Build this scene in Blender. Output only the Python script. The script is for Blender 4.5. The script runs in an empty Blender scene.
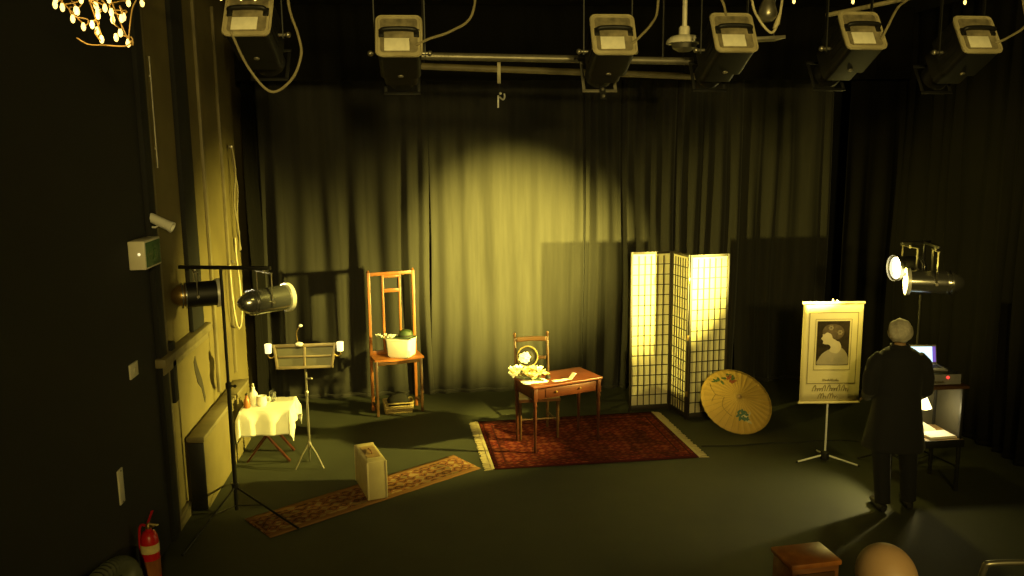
import bpy, bmesh, math, random
from mathutils import Vector, Matrix, Euler
R = math.radians
SC = bpy.context.scene
COL = SC.collection
PI = math.pi

# ------------------------------------------------------------------ materials
def mat(name, c, rough=0.6, metal=0.0, var=0.25, scale=12.0, bump=0.0, c2=None, emit=None, estr=0.0, sheen=0.0, trans=0.0, spec=0.5, stretch=(1, 1, 1)):
    m = bpy.data.materials.new(name); m.use_nodes = True
    nt = m.node_tree; N = nt.nodes; L = nt.links
    b = N['Principled BSDF']
    b.inputs['Roughness'].default_value = rough; b.inputs['Metallic'].default_value = metal
    b.inputs['Specular IOR Level'].default_value = spec
    if sheen: b.inputs['Sheen Weight'].default_value = sheen
    if trans: b.inputs['Transmission Weight'].default_value = trans
    tc = N.new('ShaderNodeTexCoord'); mp = N.new('ShaderNodeMapping'); mp.inputs['Scale'].default_value = stretch
    L.new(tc.outputs['Object'], mp.inputs['Vector'])
    nz = N.new('ShaderNodeTexNoise'); nz.inputs['Scale'].default_value = scale; nz.inputs['Detail'].default_value = 5
    L.new(mp.outputs['Vector'], nz.inputs['Vector'])
    rp = N.new('ShaderNodeValToRGB')
    d = c2 if c2 else tuple(x * (1 - var) for x in c)
    rp.color_ramp.elements[0].position = 0.3; rp.color_ramp.elements[1].position = 0.7
    rp.color_ramp.elements[0].color = (*d, 1); rp.color_ramp.elements[1].color = (*c, 1)
    L.new(nz.outputs['Fac'], rp.inputs['Fac']); L.new(rp.outputs['Color'], b.inputs['Base Color'])
    if bump:
        bp = N.new('ShaderNodeBump'); bp.inputs['Strength'].default_value = bump; bp.inputs['Distance'].default_value = 0.01
        L.new(nz.outputs['Fac'], bp.inputs['Height']); L.new(bp.outputs['Normal'], b.inputs['Normal'])
    if emit:
        b.inputs['Emission Color'].default_value = (*emit, 1); b.inputs['Emission Strength'].default_value = estr
    return m

WARM = (1.0, 0.81, 0.14)
M = {}
M['floor'] = mat('floor_paint', (0.028, 0.031, 0.012), 0.75, var=0.25, scale=2.5, bump=0.03)
M['black_wall'] = mat('black_wall_paint', (0.005, 0.0045, 0.003), 0.85, var=0.3, scale=3)
M['cream_wall'] = mat('cream_wall_paint', (0.165, 0.132, 0.046), 0.7, c2=(0.11, 0.086, 0.029), scale=2.2, bump=0.05)
M['cream_trim'] = mat('cream_trim_paint', (0.20, 0.165, 0.08), 0.6, var=0.35, scale=6)
M['ceiling'] = mat('ceiling_black', (0.006, 0.0055, 0.004), 0.9)
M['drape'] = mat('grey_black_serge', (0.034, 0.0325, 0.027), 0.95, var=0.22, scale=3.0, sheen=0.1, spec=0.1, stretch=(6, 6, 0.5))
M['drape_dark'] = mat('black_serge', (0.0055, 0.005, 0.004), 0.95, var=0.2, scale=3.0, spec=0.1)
M['drape_tab'] = mat('black_serge_border', (0.022, 0.021, 0.017), 0.95, var=0.2, scale=3.0, spec=0.1)
M['wood_red'] = mat('mahogany', (0.055, 0.013, 0.005), 0.35, c2=(0.032, 0.007, 0.003), scale=5, stretch=(1, 9, 1))
M['wood_top'] = mat('mahogany_leather_top', (0.10, 0.022, 0.008), 0.4, c2=(0.065, 0.014, 0.005), scale=6)
M['wood_dark'] = mat('dark_oak', (0.075, 0.033, 0.011), 0.4, var=0.4, scale=6, stretch=(1, 1, 6))
M['wood_orange'] = mat('varnished_oak', (0.36, 0.13, 0.03), 0.38, c2=(0.22, 0.07, 0.016), scale=5, stretch=(4, 4, 1))
M['wood_brown'] = mat('brown_wood', (0.22, 0.085, 0.03), 0.4, c2=(0.13, 0.045, 0.015), scale=6, stretch=(1, 6, 6))
M['wood_pale'] = mat('pale_wood', (0.34, 0.22, 0.09), 0.5, var=0.35, scale=6, stretch=(1, 6, 1))
M['stand_wood'] = mat('greyed_oak', (0.19, 0.14, 0.07), 0.5, var=0.4, scale=8)
M['olive_board'] = mat('olive_board', (0.085, 0.075, 0.04), 0.6, scale=10)
M['trolley_board'] = mat('dull_olive_board', (0.028, 0.025, 0.013), 0.7)
M['seat_pad'] = mat('pale_seat_pad', (0.50, 0.40, 0.20), 0.8, scale=20)
M['lattice'] = mat('screen_black_wood', (0.022, 0.016, 0.009), 0.5)
M['white_cloth'] = mat('white_cloth', (0.78, 0.76, 0.70), 0.9, var=0.1, scale=8)
M['white'] = mat('white_paint', (0.80, 0.78, 0.72), 0.45, var=0.06)
M['paper'] = mat('white_paper', (0.82, 0.80, 0.74), 0.8, var=0.05)
M['cream_plastic'] = mat('cream_plastic', (0.80, 0.74, 0.58), 0.4, var=0.1)
M['beige'] = mat('beige_board', (0.46, 0.38, 0.19), 0.6, c2=(0.38, 0.31, 0.15), scale=9)
M['beige_edge'] = mat('beige_edge_band', (0.50, 0.41, 0.22), 0.5, var=0.15)
M['black_metal'] = mat('black_metal', (0.014, 0.013, 0.010), 0.4, metal=0.3)
M['black_case'] = mat('black_stove_enamel', (0.005, 0.0047, 0.004), 0.55, metal=0.1, var=0.4)
M['plate'] = mat('grey_lantern_enamel', (0.48, 0.42, 0.25), 0.5, c2=(0.34, 0.29, 0.17), scale=9, metal=0.1)
M['plate_inner'] = mat('worn_grey_enamel', (0.32, 0.27, 0.16), 0.55, c2=(0.10, 0.085, 0.05), scale=16)
M['rim'] = mat('bright_aluminium_rim', (0.86, 0.84, 0.78), 0.35, metal=0.3, var=0.1)
M['chrome'] = mat('polished_aluminium', (0.62, 0.61, 0.58), 0.2, metal=0.92, var=0.1)
M['steel'] = mat('grey_steel', (0.36, 0.33, 0.26), 0.35, metal=0.8, var=0.25)
M['pipe'] = mat('galvanised_pipe', (0.22, 0.20, 0.15), 0.45, metal=0.5, var=0.3)
M['cable'] = mat('grey_cable', (0.26, 0.22, 0.12), 0.6)
M['cable_black'] = mat('black_cable', (0.010, 0.010, 0.008), 0.7)
M['cable_pale'] = mat('pale_cable', (0.62, 0.55, 0.34), 0.5)
M['label'] = mat('lantern_paper_label', (0.85, 0.80, 0.62), 0.7, var=0.15, scale=30)
M['red'] = mat('extinguisher_red', (0.55, 0.012, 0.010), 0.35, var=0.15)
M['hose'] = mat('ribbed_hose', (0.085, 0.090, 0.055), 0.5)
M['green_sign'] = mat('green_sign_face', (0.012, 0.10, 0.03), 0.4, var=0.2)
M['sign_mark'] = mat('sign_pale_green_mark', (0.07, 0.14, 0.05), 0.4)
M['skin'] = mat('skin', (0.34, 0.21, 0.11), 0.55, var=0.12, scale=8)
M['grey_hair'] = mat('grey_white_hair', (0.52, 0.47, 0.38), 0.8, var=0.35, scale=40, bump=0.4)
M['black_coat'] = mat('black_wool', (0.0035, 0.0033, 0.003), 0.9, sheen=0.05)
M['trouser'] = mat('black_trousers', (0.003, 0.003, 0.003), 0.9)
M['shoe'] = mat('black_leather', (0.010, 0.009, 0.008), 0.4)
M['glass'] = mat('clear_glass', (0.9, 0.9, 0.86), 0.05, trans=0.9, var=0.02)
M['petal'] = mat('white_petals', (0.85, 0.83, 0.74), 0.8, var=0.08, scale=40)
M['petal_yellow'] = mat('cream_petals', (0.74, 0.60, 0.26), 0.8, var=0.25, scale=30)
M['leaf'] = mat('dark_leaf', (0.03, 0.055, 0.014), 0.6, var=0.4, scale=20)
M['straw'] = mat('straw', (0.30, 0.22, 0.07), 0.8, var=0.35, scale=60)
M['dark_felt'] = mat('dark_felt', (0.02, 0.017, 0.012), 0.9)
M['wicker'] = mat('wicker', (0.40, 0.29, 0.11), 0.7, var=0.4, scale=40)
M['banner'] = mat('cream_banner_sheet', (0.68, 0.58, 0.29), 0.6, var=0.05, scale=3)
M['banner_ink'] = mat('brown_ink', (0.22, 0.17, 0.06), 0.7)
M['photo_dark'] = mat('photo_dark_ground', (0.040, 0.028, 0.016), 0.95, c2=(0.016, 0.012, 0.007), scale=14, spec=0.05)
M['photo_hair'] = mat('photo_hair', (0.10, 0.065, 0.03), 0.95, var=0.5, scale=30)
M['photo_bloom'] = mat('photo_hair_flower', (0.20, 0.155, 0.09), 0.9, var=0.3)
M['photo_pale'] = mat('photo_pale_figure', (0.46, 0.38, 0.23), 0.6, var=0.12, scale=10)
M['photo_dress'] = mat('photo_grey_dress', (0.33, 0.275, 0.17), 0.6, var=0.25, scale=10)
M['ink_green'] = mat('painted_green', (0.09, 0.15, 0.05), 0.8)
M['ink_red'] = mat('painted_red', (0.38, 0.10, 0.03), 0.8)
M['ink_blue'] = mat('painted_blue_green', (0.10, 0.19, 0.13), 0.8)
M['ink_white'] = mat('painted_cream', (0.72, 0.62, 0.34), 0.8)
M['parasol_rib'] = mat('parasol_rib_line', (0.36, 0.25, 0.075), 0.7)
M['tarnish'] = mat('tarnished_brass', (0.45, 0.30, 0.10), 0.35, metal=0.9)
M['screen_white'] = mat('laptop_screen', (0.1, 0.1, 0.1), 0.3, emit=(0.60, 0.88, 1.0), estr=1.6)
M['screen_violet'] = mat('laptop_screen_side', (0.1, 0.1, 0.1), 0.3, emit=(0.25, 0.12, 0.75), estr=0.7)
M['led'] = mat('red_led', (0.3, 0.0, 0.0), 0.3, emit=(1.0, 0.04, 0.03), estr=2.5)
M['lens'] = mat('lit_lamp_lens', (0.9, 0.8, 0.5), 0.3, emit=(1.0, 0.86, 0.50), estr=45.0)
M['lens_dim'] = mat('lit_lamp_lens_soft', (0.9, 0.8, 0.5), 0.3, emit=(1.0, 0.84, 0.42), estr=30.0)
M['bulb'] = mat('fairy_bulb', (0.9, 0.8, 0.5), 0.3, emit=(1.0, 0.66, 0.17), estr=2.6)
M['fairy_wire'] = mat('clear_fairy_wire', (0.40, 0.25, 0.07), 0.4)
M['lampshade'] = mat('lit_lampshade', (0.8, 0.75, 0.6), 0.7, emit=(1.0, 0.86, 0.42), estr=2.6)
M['small_lamp'] = mat('candle_lamp_glow', (0.8, 0.78, 0.7), 0.6, emit=(1.0, 0.85, 0.42), estr=1.1)
M['plastic_grey'] = mat('laptop_grey', (0.22, 0.21, 0.22), 0.4)
M['wall_dirt'] = mat('wall_torn_patch', (0.035, 0.028, 0.014), 0.8)

def paper_screen():
    m = mat('rice_paper', (0.80, 0.74, 0.50), 0.85, var=0.08, scale=5)
    nt = m.node_tree; b = nt.nodes['Principled BSDF']; out = nt.nodes['Material Output']
    t = nt.nodes.new('ShaderNodeBsdfTranslucent'); t.inputs['Color'].default_value = (0.72, 0.64, 0.36, 1)
    mx = nt.nodes.new('ShaderNodeMixShader'); mx.inputs['Fac'].default_value = 0.3
    nt.links.new(b.outputs[0], mx.inputs[1]); nt.links.new(t.outputs[0], mx.inputs[2]); nt.links.new(mx.outputs[0], out.inputs['Surface'])
    return m
M['rice'] = paper_screen()
def parasol_mat():
    m = mat('oiled_paper', (0.76, 0.50, 0.12), 0.6, c2=(0.66, 0.42, 0.09), scale=7)
    nt = m.node_tree; b = nt.nodes['Principled BSDF']; out = nt.nodes['Material Output']
    t = nt.nodes.new('ShaderNodeBsdfTranslucent'); t.inputs['Color'].default_value = (0.5, 0.33, 0.08, 1)
    mx = nt.nodes.new('ShaderNodeMixShader'); mx.inputs['Fac'].default_value = 0.2
    nt.links.new(b.outputs[0], mx.inputs[1]); nt.links.new(t.outputs[0], mx.inputs[2]); nt.links.new(mx.outputs[0], out.inputs['Surface'])
    return m
M['parasol'] = parasol_mat()
def rug_mat(name, cols, field, border, half, scale):
    """woven pattern: motifs (voronoi) in a field with a border band, all in object space"""
    m = bpy.data.materials.new(name); m.use_nodes = True
    nt = m.node_tree; N = nt.nodes; L = nt.links; b = N['Principled BSDF']
    b.inputs['Roughness'].default_value = 0.95; b.inputs['Specular IOR Level'].default_value = 0.1
    tc = N.new('ShaderNodeTexCoord')
    v = N.new('ShaderNodeTexVoronoi'); v.inputs['Scale'].default_value = scale; v.inputs['Randomness'].default_value = 0.35; v.distance = 'MANHATTAN'
    L.new(tc.outputs['Object'], v.inputs['Vector'])
    r1 = N.new('ShaderNodeValToRGB'); r1.color_ramp.interpolation = 'CONSTANT'
    e = r1.color_ramp.elements
    e[0].color = (*cols[0], 1); e[1].position = 0.22; e[1].color = (*field, 1)
    for p, c in ((0.42, cols[1]), (0.52, field), (0.72, cols[2])):
        k = e.new(p); k.color = (*c, 1)
    L.new(v.outputs['Distance'], r1.inputs['Fac'])
    v2 = N.new('ShaderNodeTexVoronoi'); v2.inputs['Scale'].default_value = scale * 0.6; v2.inputs['Randomness'].default_value = 1
    L.new(tc.outputs['Object'], v2.inputs['Vector'])
    hs = N.new('ShaderNodeHueSaturation'); 
    sp = N.new('ShaderNodeSeparateColor'); L.new(v2.outputs['Color'], sp.inputs[0])
    mr = N.new('ShaderNodeMapRange'); mr.inputs[3].default_value = 0.55; mr.inputs[4].default_value = 1.35
    L.new(sp.outputs[0], mr.inputs[0]); L.new(mr.outputs[0], hs.inputs['Value']); L.new(r1.outputs['Color'], hs.inputs['Color'])
    # border band
    sx = N.new('ShaderNodeSeparateXYZ'); L.new(tc.outputs['Object'], sx.inputs[0])
    def edge(o, h):
        a = N.new('ShaderNodeMath'); a.operation = 'ABSOLUTE'; L.new(sx.outputs[o], a.inputs[0])
        s = N.new('ShaderNodeMath'); s.operation = 'SUBTRACT'; s.inputs[0].default_value = h; L.new(a.outputs[0], s.inputs[1]); return s
    ex, ey = edge(0, half[0]), edge(1, half[1])
    mn = N.new('ShaderNodeMath'); mn.operation = 'MINIMUM'; L.new(ex.outputs[0], mn.inputs[0]); L.new(ey.outputs[0], mn.inputs[1])
    r2 = N.new('ShaderNodeValToRGB'); r2.color_ramp.interpolation = 'CONSTANT'
    e = r2.color_ramp.elements; e[0].color = (1, 1, 1, 1); e[1].position = 0.03; e[1].color = (0, 0, 0, 1)
    for p, q in ((0.06, 1), (0.075, 0), (0.15, 1), (0.17, 0)):
        k = e.new(p); k.color = (q, q, q, 1)
    L.new(mn.outputs[0], r2.inputs['Fac'])
    mx = N.new('ShaderNodeMixRGB'); mx.inputs[2].default_value = (*border, 1)
    L.new(r2.outputs['Color'], mx.inputs[0]); L.new(hs.outputs['Color'], mx.inputs[1])
    L.new(mx.outputs[0], b.inputs['Base Color'])
    return m

# ------------------------------------------------------------------ mesh helper
class MB:
    def __init__(s): s.bm = bmesh.new()
    def _add(s, tmp, mtx=None):
        if mtx is not None: bmesh.ops.transform(tmp, matrix=mtx, verts=tmp.verts)
        me = bpy.data.meshes.new('tmp'); tmp.to_mesh(me); tmp.free(); s.bm.from_mesh(me); bpy.data.meshes.remove(me); return s
    def box(s, c, d, rot=None, bev=0.0, seg=2):
        t = bmesh.new(); bmesh.ops.create_cube(t, size=1.0)
        bmesh.ops.scale(t, vec=d, verts=t.verts)
        if bev: bmesh.ops.bevel(t, geom=list(t.edges), offset=min(bev, min(d) * 0.45), segments=seg, affect='EDGES', profile=0.5)
        mt = Matrix.Translation(c)
        if rot is not None: mt = mt @ (rot if isinstance(rot, Matrix) else Euler(rot).to_matrix().to_4x4())
        return s._add(t, mt)
    def bar(s, a, b, w, d=None, bev=0.0, roll=0.0):
        a, b = Vector(a), Vector(b); v = b - a; q = v.to_track_quat('Z', 'Y').to_matrix().to_4x4()
        return s.box((a + b) / 2, (w, d or w, v.length), q @ Matrix.Rotation(roll, 4, 'Z'), bev)
    def tube(s, pts, r, n=10, closed=False, caps=True):
        pts = [Vector(p) for p in pts]; K = len(pts); rings = []; prev = None
        rr = r if isinstance(r, (list, tuple)) else [r] * K
        for i, p in enumerate(pts):
            a = pts[(i - 1) % K] if (closed or i > 0) else p; b = pts[(i + 1) % K] if (closed or i < K - 1) else p
            t = (b - a); t = t.normalized() if t.length > 1e-9 else Vector((0, 0, 1))
            if prev is None:
                u = t.orthogonal().normalized()
            else:
                u = prev - t * prev.dot(t); u = u.normalized() if u.length > 1e-6 else t.orthogonal().normalized()
            prev = u; w = t.cross(u)
            rings.append([s.bm.verts.new(p + (u * math.cos(2 * PI * k / n) + w * math.sin(2 * PI * k / n)) * rr[i]) for k in range(n)])
        for i in range(K if closed else K - 1):
            A, B = rings[i], rings[(i + 1) % K]
            for k in range(n): s.bm.faces.new((A[k], A[(k + 1) % n], B[(k + 1) % n], B[k]))
        if caps and not closed:
            s.bm.faces.new(rings[0][::-1]); s.bm.faces.new(rings[-1])
        return s
    def lathe(s, prof, n=24, mtx=None, sx=1.0, sy=1.0, closed=False):
        t = bmesh.new(); rings = []
        for r, z in prof:
            if r < 1e-6: rings.append([t.verts.new((0, 0, z))])
            else: rings.append([t.verts.new((sx * r * math.cos(2 * PI * k / n), sy * r * math.sin(2 * PI * k / n), z)) for k in range(n)])
        for A, B in zip(rings[:-1], rings[1:]):
            if len(A) == 1 and len(B) == 1: continue
            for k in range(n):
                j = (k + 1) % n
                if len(A) == 1: t.faces.new((A[0], B[j], B[k]))
                elif len(B) == 1: t.faces.new((A[k], A[j], B[0]))
                else: t.faces.new((A[k], A[j], B[j], B[k]))
        bmesh.ops.recalc_face_normals(t, faces=t.faces)
        return s._add(t, mtx)
    def ball(s, c, r, sub=2, sc=(1, 1, 1)):
        t = bmesh.new(); bmesh.ops.create_icosphere(t, subdivisions=sub, radius=r)
        return s._add(t, Matrix.Translation(c) @ Matrix.Diagonal((*sc, 1)))
    def prism(s, pts, h, mtx=None):
        """polygon in XY extruded along +Z by h"""
        t = bmesh.new(); a = [t.verts.new((x, y, 0)) for x, y in pts]; b = [t.verts.new((x, y, h)) for x, y in pts]
        t.faces.new(a[::-1]); t.faces.new(b); n = len(pts)
        for i in range(n): t.faces.new((a[i], a[(i + 1) % n], b[(i + 1) % n], b[i]))
        bmesh.ops.recalc_face_normals(t, faces=t.faces)
        return s._add(t, mtx)
    def loft(s, rings, caps=True):
        vs = [[s.bm.verts.new(p) for p in r] for r in rings]; n = len(vs[0])
        for A, B in zip(vs[:-1], vs[1:]):
            for k in range(n): s.bm.faces.new((A[k], A[(k + 1) % n], B[(k + 1) % n], B[k]))
        if caps: s.bm.faces.new(vs[0][::-1]); s.bm.faces.new(vs[-1])
        return s
    def quads(s, P, nu, nv):
        g = [[s.bm.verts.new(P(i, j)) for j in range(nv + 1)] for i in range(nu + 1)]
        for i in range(nu):
            for j in range(nv): s.bm.faces.new((g[i][j], g[i + 1][j], g[i + 1][j + 1], g[i][j + 1]))
        return s
    def build(s, name, m, parent=None, smooth=True, solid=0.0, loc=None, rot=None):
        me = bpy.data.meshes.new(name); bmesh.ops.recalc_face_normals(s.bm, faces=s.bm.faces)
        s.bm.to_mesh(me); s.bm.free(); me.materials.append(M[m] if isinstance(m, str) else m)
        o = bpy.data.objects.new(name, me); COL.objects.link(o)
        if parent is not None: o.parent = parent
        if loc is not None: o.location = loc
        if rot is not None: o.rotation_euler = rot
        if smooth: me.shade_smooth(); me.set_sharp_from_angle(angle=R(38))
        if solid:
            md = o.modifiers.new('thickness', 'SOLIDIFY'); md.thickness = solid; md.offset = 0
        return o

def tag(o, label=None, cat=None, group=None, kind=None):
    if label: o['label'] = label
    if cat: o['category'] = cat
    if group: o['group'] = group
    if kind: o['kind'] = kind
    return o
def thing(name, label, cat, loc=(0, 0, 0), rz=0.0, group=None, mtx=None):
    o = bpy.data.objects.new(name, None); o.empty_display_size = 0.1; COL.objects.link(o)
    if mtx is not None: o.matrix_world = mtx
    else: o.location = loc; o.rotation_euler = (0, 0, rz)
    return tag(o, label, cat, group)
def bez(pts, n=8):
    """Catmull-Rom through points"""
    P = [Vector(p) for p in pts]; P = [P[0] * 2 - P[1]] + P + [P[-1] * 2 - P[-2]]; out = []
    for i in range(1, len(P) - 2):
        for k in range(n):
            t = k / n; a, b, c, d = P[i - 1], P[i], P[i + 1], P[i + 2]
            out.append(0.5 * ((2 * b) + (c - a) * t + (2 * a - 5 * b + 4 * c - d) * t * t + (3 * b - a - 3 * c + d) * t ** 3))
    out.append(P[-2]); return out
def light(kind, name, loc, target=None, power=100, color=WARM, size=0.05, spot=60, blend=0.8, parent=None):
    l = bpy.data.lights.new(name, kind); l.energy = power; l.color = color
    l.shadow_soft_size = size
    if kind == 'SPOT': l.spot_size = R(spot); l.spot_blend = blend
    o = bpy.data.objects.new(name, l); COL.objects.link(o); o.location = loc
    if target is not None: o.rotation_euler = (Vector(target) - Vector(loc)).to_track_quat('-Z', 'Y').to_euler()
    return o

# ------------------------------------------------------------------ camera
f = 850.0; yaw, pitch, roll = R(5.5), R(9.55), R(0.6)
fw = Vector((math.sin(yaw) * math.cos(pitch), math.cos(yaw) * math.cos(pitch), -math.sin(pitch)))
rt = Vector((math.cos(yaw), -math.sin(yaw), 0)); up = rt.cross(fw)
Rr = math.cos(roll) * rt - math.sin(roll) * up; Uu = math.sin(roll) * rt + math.cos(roll) * up
cd = bpy.data.cameras.new('camera'); cd.sensor_width = 36; cd.lens = f / 1024 * 36; cd.clip_start = 0.05; cd.clip_end = 100
cam = bpy.data.objects.new('camera', cd); COL.objects.link(cam)
cam.matrix_world = Matrix(((Rr.x, Uu.x, -fw.x, 0), (Rr.y, Uu.y, -fw.y, 0), (Rr.z, Uu.z, -fw.z, 3.1), (0, 0, 0, 1)))
SC.camera = cam

# ------------------------------------------------------------------ the room
def struct(name, mb, m, **k): return tag(mb.build(name, m, **k), kind='structure')
XL, XR, YB, ZC = -2.12, 5.75, 10.95, 4.75
struct('floor', MB().box((1.8, 5.0, -0.05), (8.6, 12.2, 0.1)), 'floor', smooth=False)
struct('ceiling', MB().box((1.8, 5.0, ZC + 0.05), (8.6, 12.2, 0.1)), 'ceiling', smooth=False)
struct('wall_back', MB().box((1.8, YB + 0.05, ZC / 2), (8.6, 0.1, ZC)), 'black_wall', smooth=False)
struct('wall_right', MB().box((XR + 0.05, 5.0, ZC / 2), (0.1, 12.0, ZC)), 'black_wall', smooth=False)
# left wall: black painted near length, cream panelled far length
struct('wall_left', MB().box((XL - 0.05, 2.75, ZC / 2), (0.1, 7.7, ZC)), 'black_wall', smooth=False)
struct('wall_left_far', MB().box((XL - 0.06, 8.8, ZC / 2), (0.1, 4.4, ZC)), 'cream_wall', smooth=False)
struct('trim_1', MB().box((XL + 0.01, 6.68, ZC / 2), (0.05, 0.16, ZC), bev=0.006), 'black_wall')
struct('trim_2', MB().box((XL + 0.005, 7.74, 3.10), (0.05, 0.36, 3.28), bev=0.006), 'black_wall')
sill = MB(); sill.box((XL + 0.03, 7.28, 1.47), (0.10, 1.44, 0.07), bev=0.01).box((XL + 0.015, 7.30, 1.40), (0.06, 1.36, 0.08), bev=0.008)
struct('trim_3', sill, 'cream_trim')
struct('trim_4', MB().box((XL + 0.015, 6.90, 1.32), (0.06, 0.10, 0.50), bev=0.008), 'black_wall')
fr = MB()
for y0, y1, z0, z1 in ((6.80, 6.86, 0.1, 4.5), (8.36, 8.42, 0.72, 4.5), (9.10, 9.15, 0.72, 4.5)):
    fr.box((XL + 0.0, (y0 + y1) / 2, (z0 + z1) / 2), (0.035, y1 - y0, z1 - z0), bev=0.005)
struct('trim_5', fr, 'cream_trim')
struct('trim_6', MB().box((XL + 0.01, 6.88, 0.06), (0.03, 0.5, 0.12), bev=0.004), 'cream_trim')
# torn strip of paint on the panel
t = [(0, 0), (0.05, 0.04), (0.10, -0.06), (0.22, -0.22), (0.30, -0.42), (0.27, -0.46), (0.19, -0.30), (0.08, -0.22), (0.02, -0.10)]
struct('trim_7', MB().prism(t, 0.006, Matrix.Translation((XL - 0.012, 7.62, 1.22)) @ Matrix(((0, 0, 1, 0), (1, 0, 0, 0), (0, 1, 0, 0), (0, 0, 0, 1)))), 'wall_dirt', smooth=False)
# raked seating block under the audience (below the picture)
struct('floor_seating_tier', MB().box((2.4, 1.6, 0.29), (4.6, 3.5, 0.58)), 'black_wall', smooth=False)

# boxed casing along the left wall
bx = thing('pipe_casing', 'long low boxed casing along the cream left wall with a dark end panel', 'casing', (-2.04, 8.10, 0))
MB().box((0, 0.0, 0.31), (0.13, 1.80, 0.62), bev=0.006).build('side_panel', 'cream_wall', bx)
MB().box((0.0, 0.0, 0.645), (0.15, 1.86, 0.045), bev=0.01).build('top_board', 'cream_trim', bx)
MB().box((-0.0, -0.912, 0.31), (0.13, 0.025, 0.60), bev=0.004).build('end_panel', 'black_case', bx)

# ------------------------------------------------------------------ drapes
def drape(name, label, x0, x1, y, z0, z1, pitch, amp, seed, m='drape', group='black stage drapes along the back', axis='x', hem=True, sharp=1.0, step=0.012):
    rnd = random.Random(seed)
    xs = [x0]; 
    while xs[-1] < x1 - pitch * 0.4: xs.append(xs[-1] + pitch * rnd.uniform(0.55, 1.5))
    k = (x1 - x0) / (xs[-1] - x0); xs = [x0 + (x - x0) * k for x in xs]
    am = [amp * rnd.uniform(0.45, 1.25) for _ in xs]; ph = [rnd.uniform(-1, 1) for _ in xs]
    nu = int((x1 - x0) / step); nv = 34
    def fold(x, z):
        i = max(j for j in range(len(xs)) if xs[j] <= x + 1e-9); i = min(i, len(xs) - 2)
        t = (x - xs[i]) / (xs[i + 1] - xs[i]); t = min(max(t, 0), 1)
        c = math.sin(2 * PI * t); a = am[i] * math.sin(PI * t) ** 0.5 if t not in (0, 1) else 0
        c = math.copysign(abs(c) ** sharp, c)
        h = (z1 - z) / (z1 - z0)
        return a * c * (0.55 + 0.45 * h) + 0.012 * math.sin(9 * x + 2.2 * z + seed)
    def P(i, j):
        x = x0 + (x1 - x0) * i / nu; z = z0 + (z1 - z0) * j / nv
        h = (z1 - z) / (z1 - z0)
        dx = 0.03 * math.sin(1.3 * z + 3 * x + seed) * h
        d = fold(x, z)
        return (x + dx, y + d, z) if axis == 'x' else (y + d, x + dx, z)
    o = thing(name, label, 'curtain', ((x0 + x1) / 2, y, 0) if axis == 'x' else (y, (x0 + x1) / 2, 0), 0, group)
    mb = MB().quads(P, nu, nv)
    c = mb.build('drape_cloth', m, None, solid=0.006); c.parent = o; c.matrix_parent_inverse = Matrix.Translation(-o.location)
    def H(i, j):
        p = Vector(P(i, 0)); 
        return p + Vector((0, 0, 0.05 * j)) + (Vector((0, -0.006, 0)) if axis == 'x' else Vector((-0.006, 0, 0)))
    if hem:
        b = MB().quads(H, nu, 1).build('hem_band', m, None, solid=0.008); b.parent = o; b.matrix_parent_inverse = Matrix.Translation(-o.location)
    return o
drape('stage_drape', 'grey-black back drape behind the tall wooden hall stand, hanging in broad soft folds', -2.0, 0.0, 10.45, 0.0, 4.55, 0.33, 0.045, 3)
drape('stage_drape', 'smooth middle back drape behind the desk chair, brightly lit at its centre', 0.0, 1.92, 10.47, 0.0, 4.55, 0.26, 0.036, 11)
drape('stage_drape', 'deeply pleated back drape behind the folding paper screen', 1.92, 3.9, 10.42, 0.0, 4.55, 0.17, 0.075, 24, sharp=0.8)
drape('stage_drape', 'dark back drape to the right of the folding screen, behind the portrait banner', 3.9, 5.1, 10.48, 0.0, 4.55, 0.27, 0.05, 9)
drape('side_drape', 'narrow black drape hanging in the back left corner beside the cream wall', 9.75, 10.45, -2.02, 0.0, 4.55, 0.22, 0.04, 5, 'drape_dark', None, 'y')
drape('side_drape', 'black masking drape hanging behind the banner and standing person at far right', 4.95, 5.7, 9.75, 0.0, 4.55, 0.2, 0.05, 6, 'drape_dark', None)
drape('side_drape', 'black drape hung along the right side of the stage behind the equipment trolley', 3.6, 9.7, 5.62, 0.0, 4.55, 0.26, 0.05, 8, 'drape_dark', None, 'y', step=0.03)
# dark border hung high across the back
drape('stage_border', 'black border strip hung high across the stage behind the lighting bars', -2.0, 5.55, 9.55, 3.80, 4.6, 0.3, 0.04, 12, 'drape_dark', None, hem=False, step=0.02)

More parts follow.
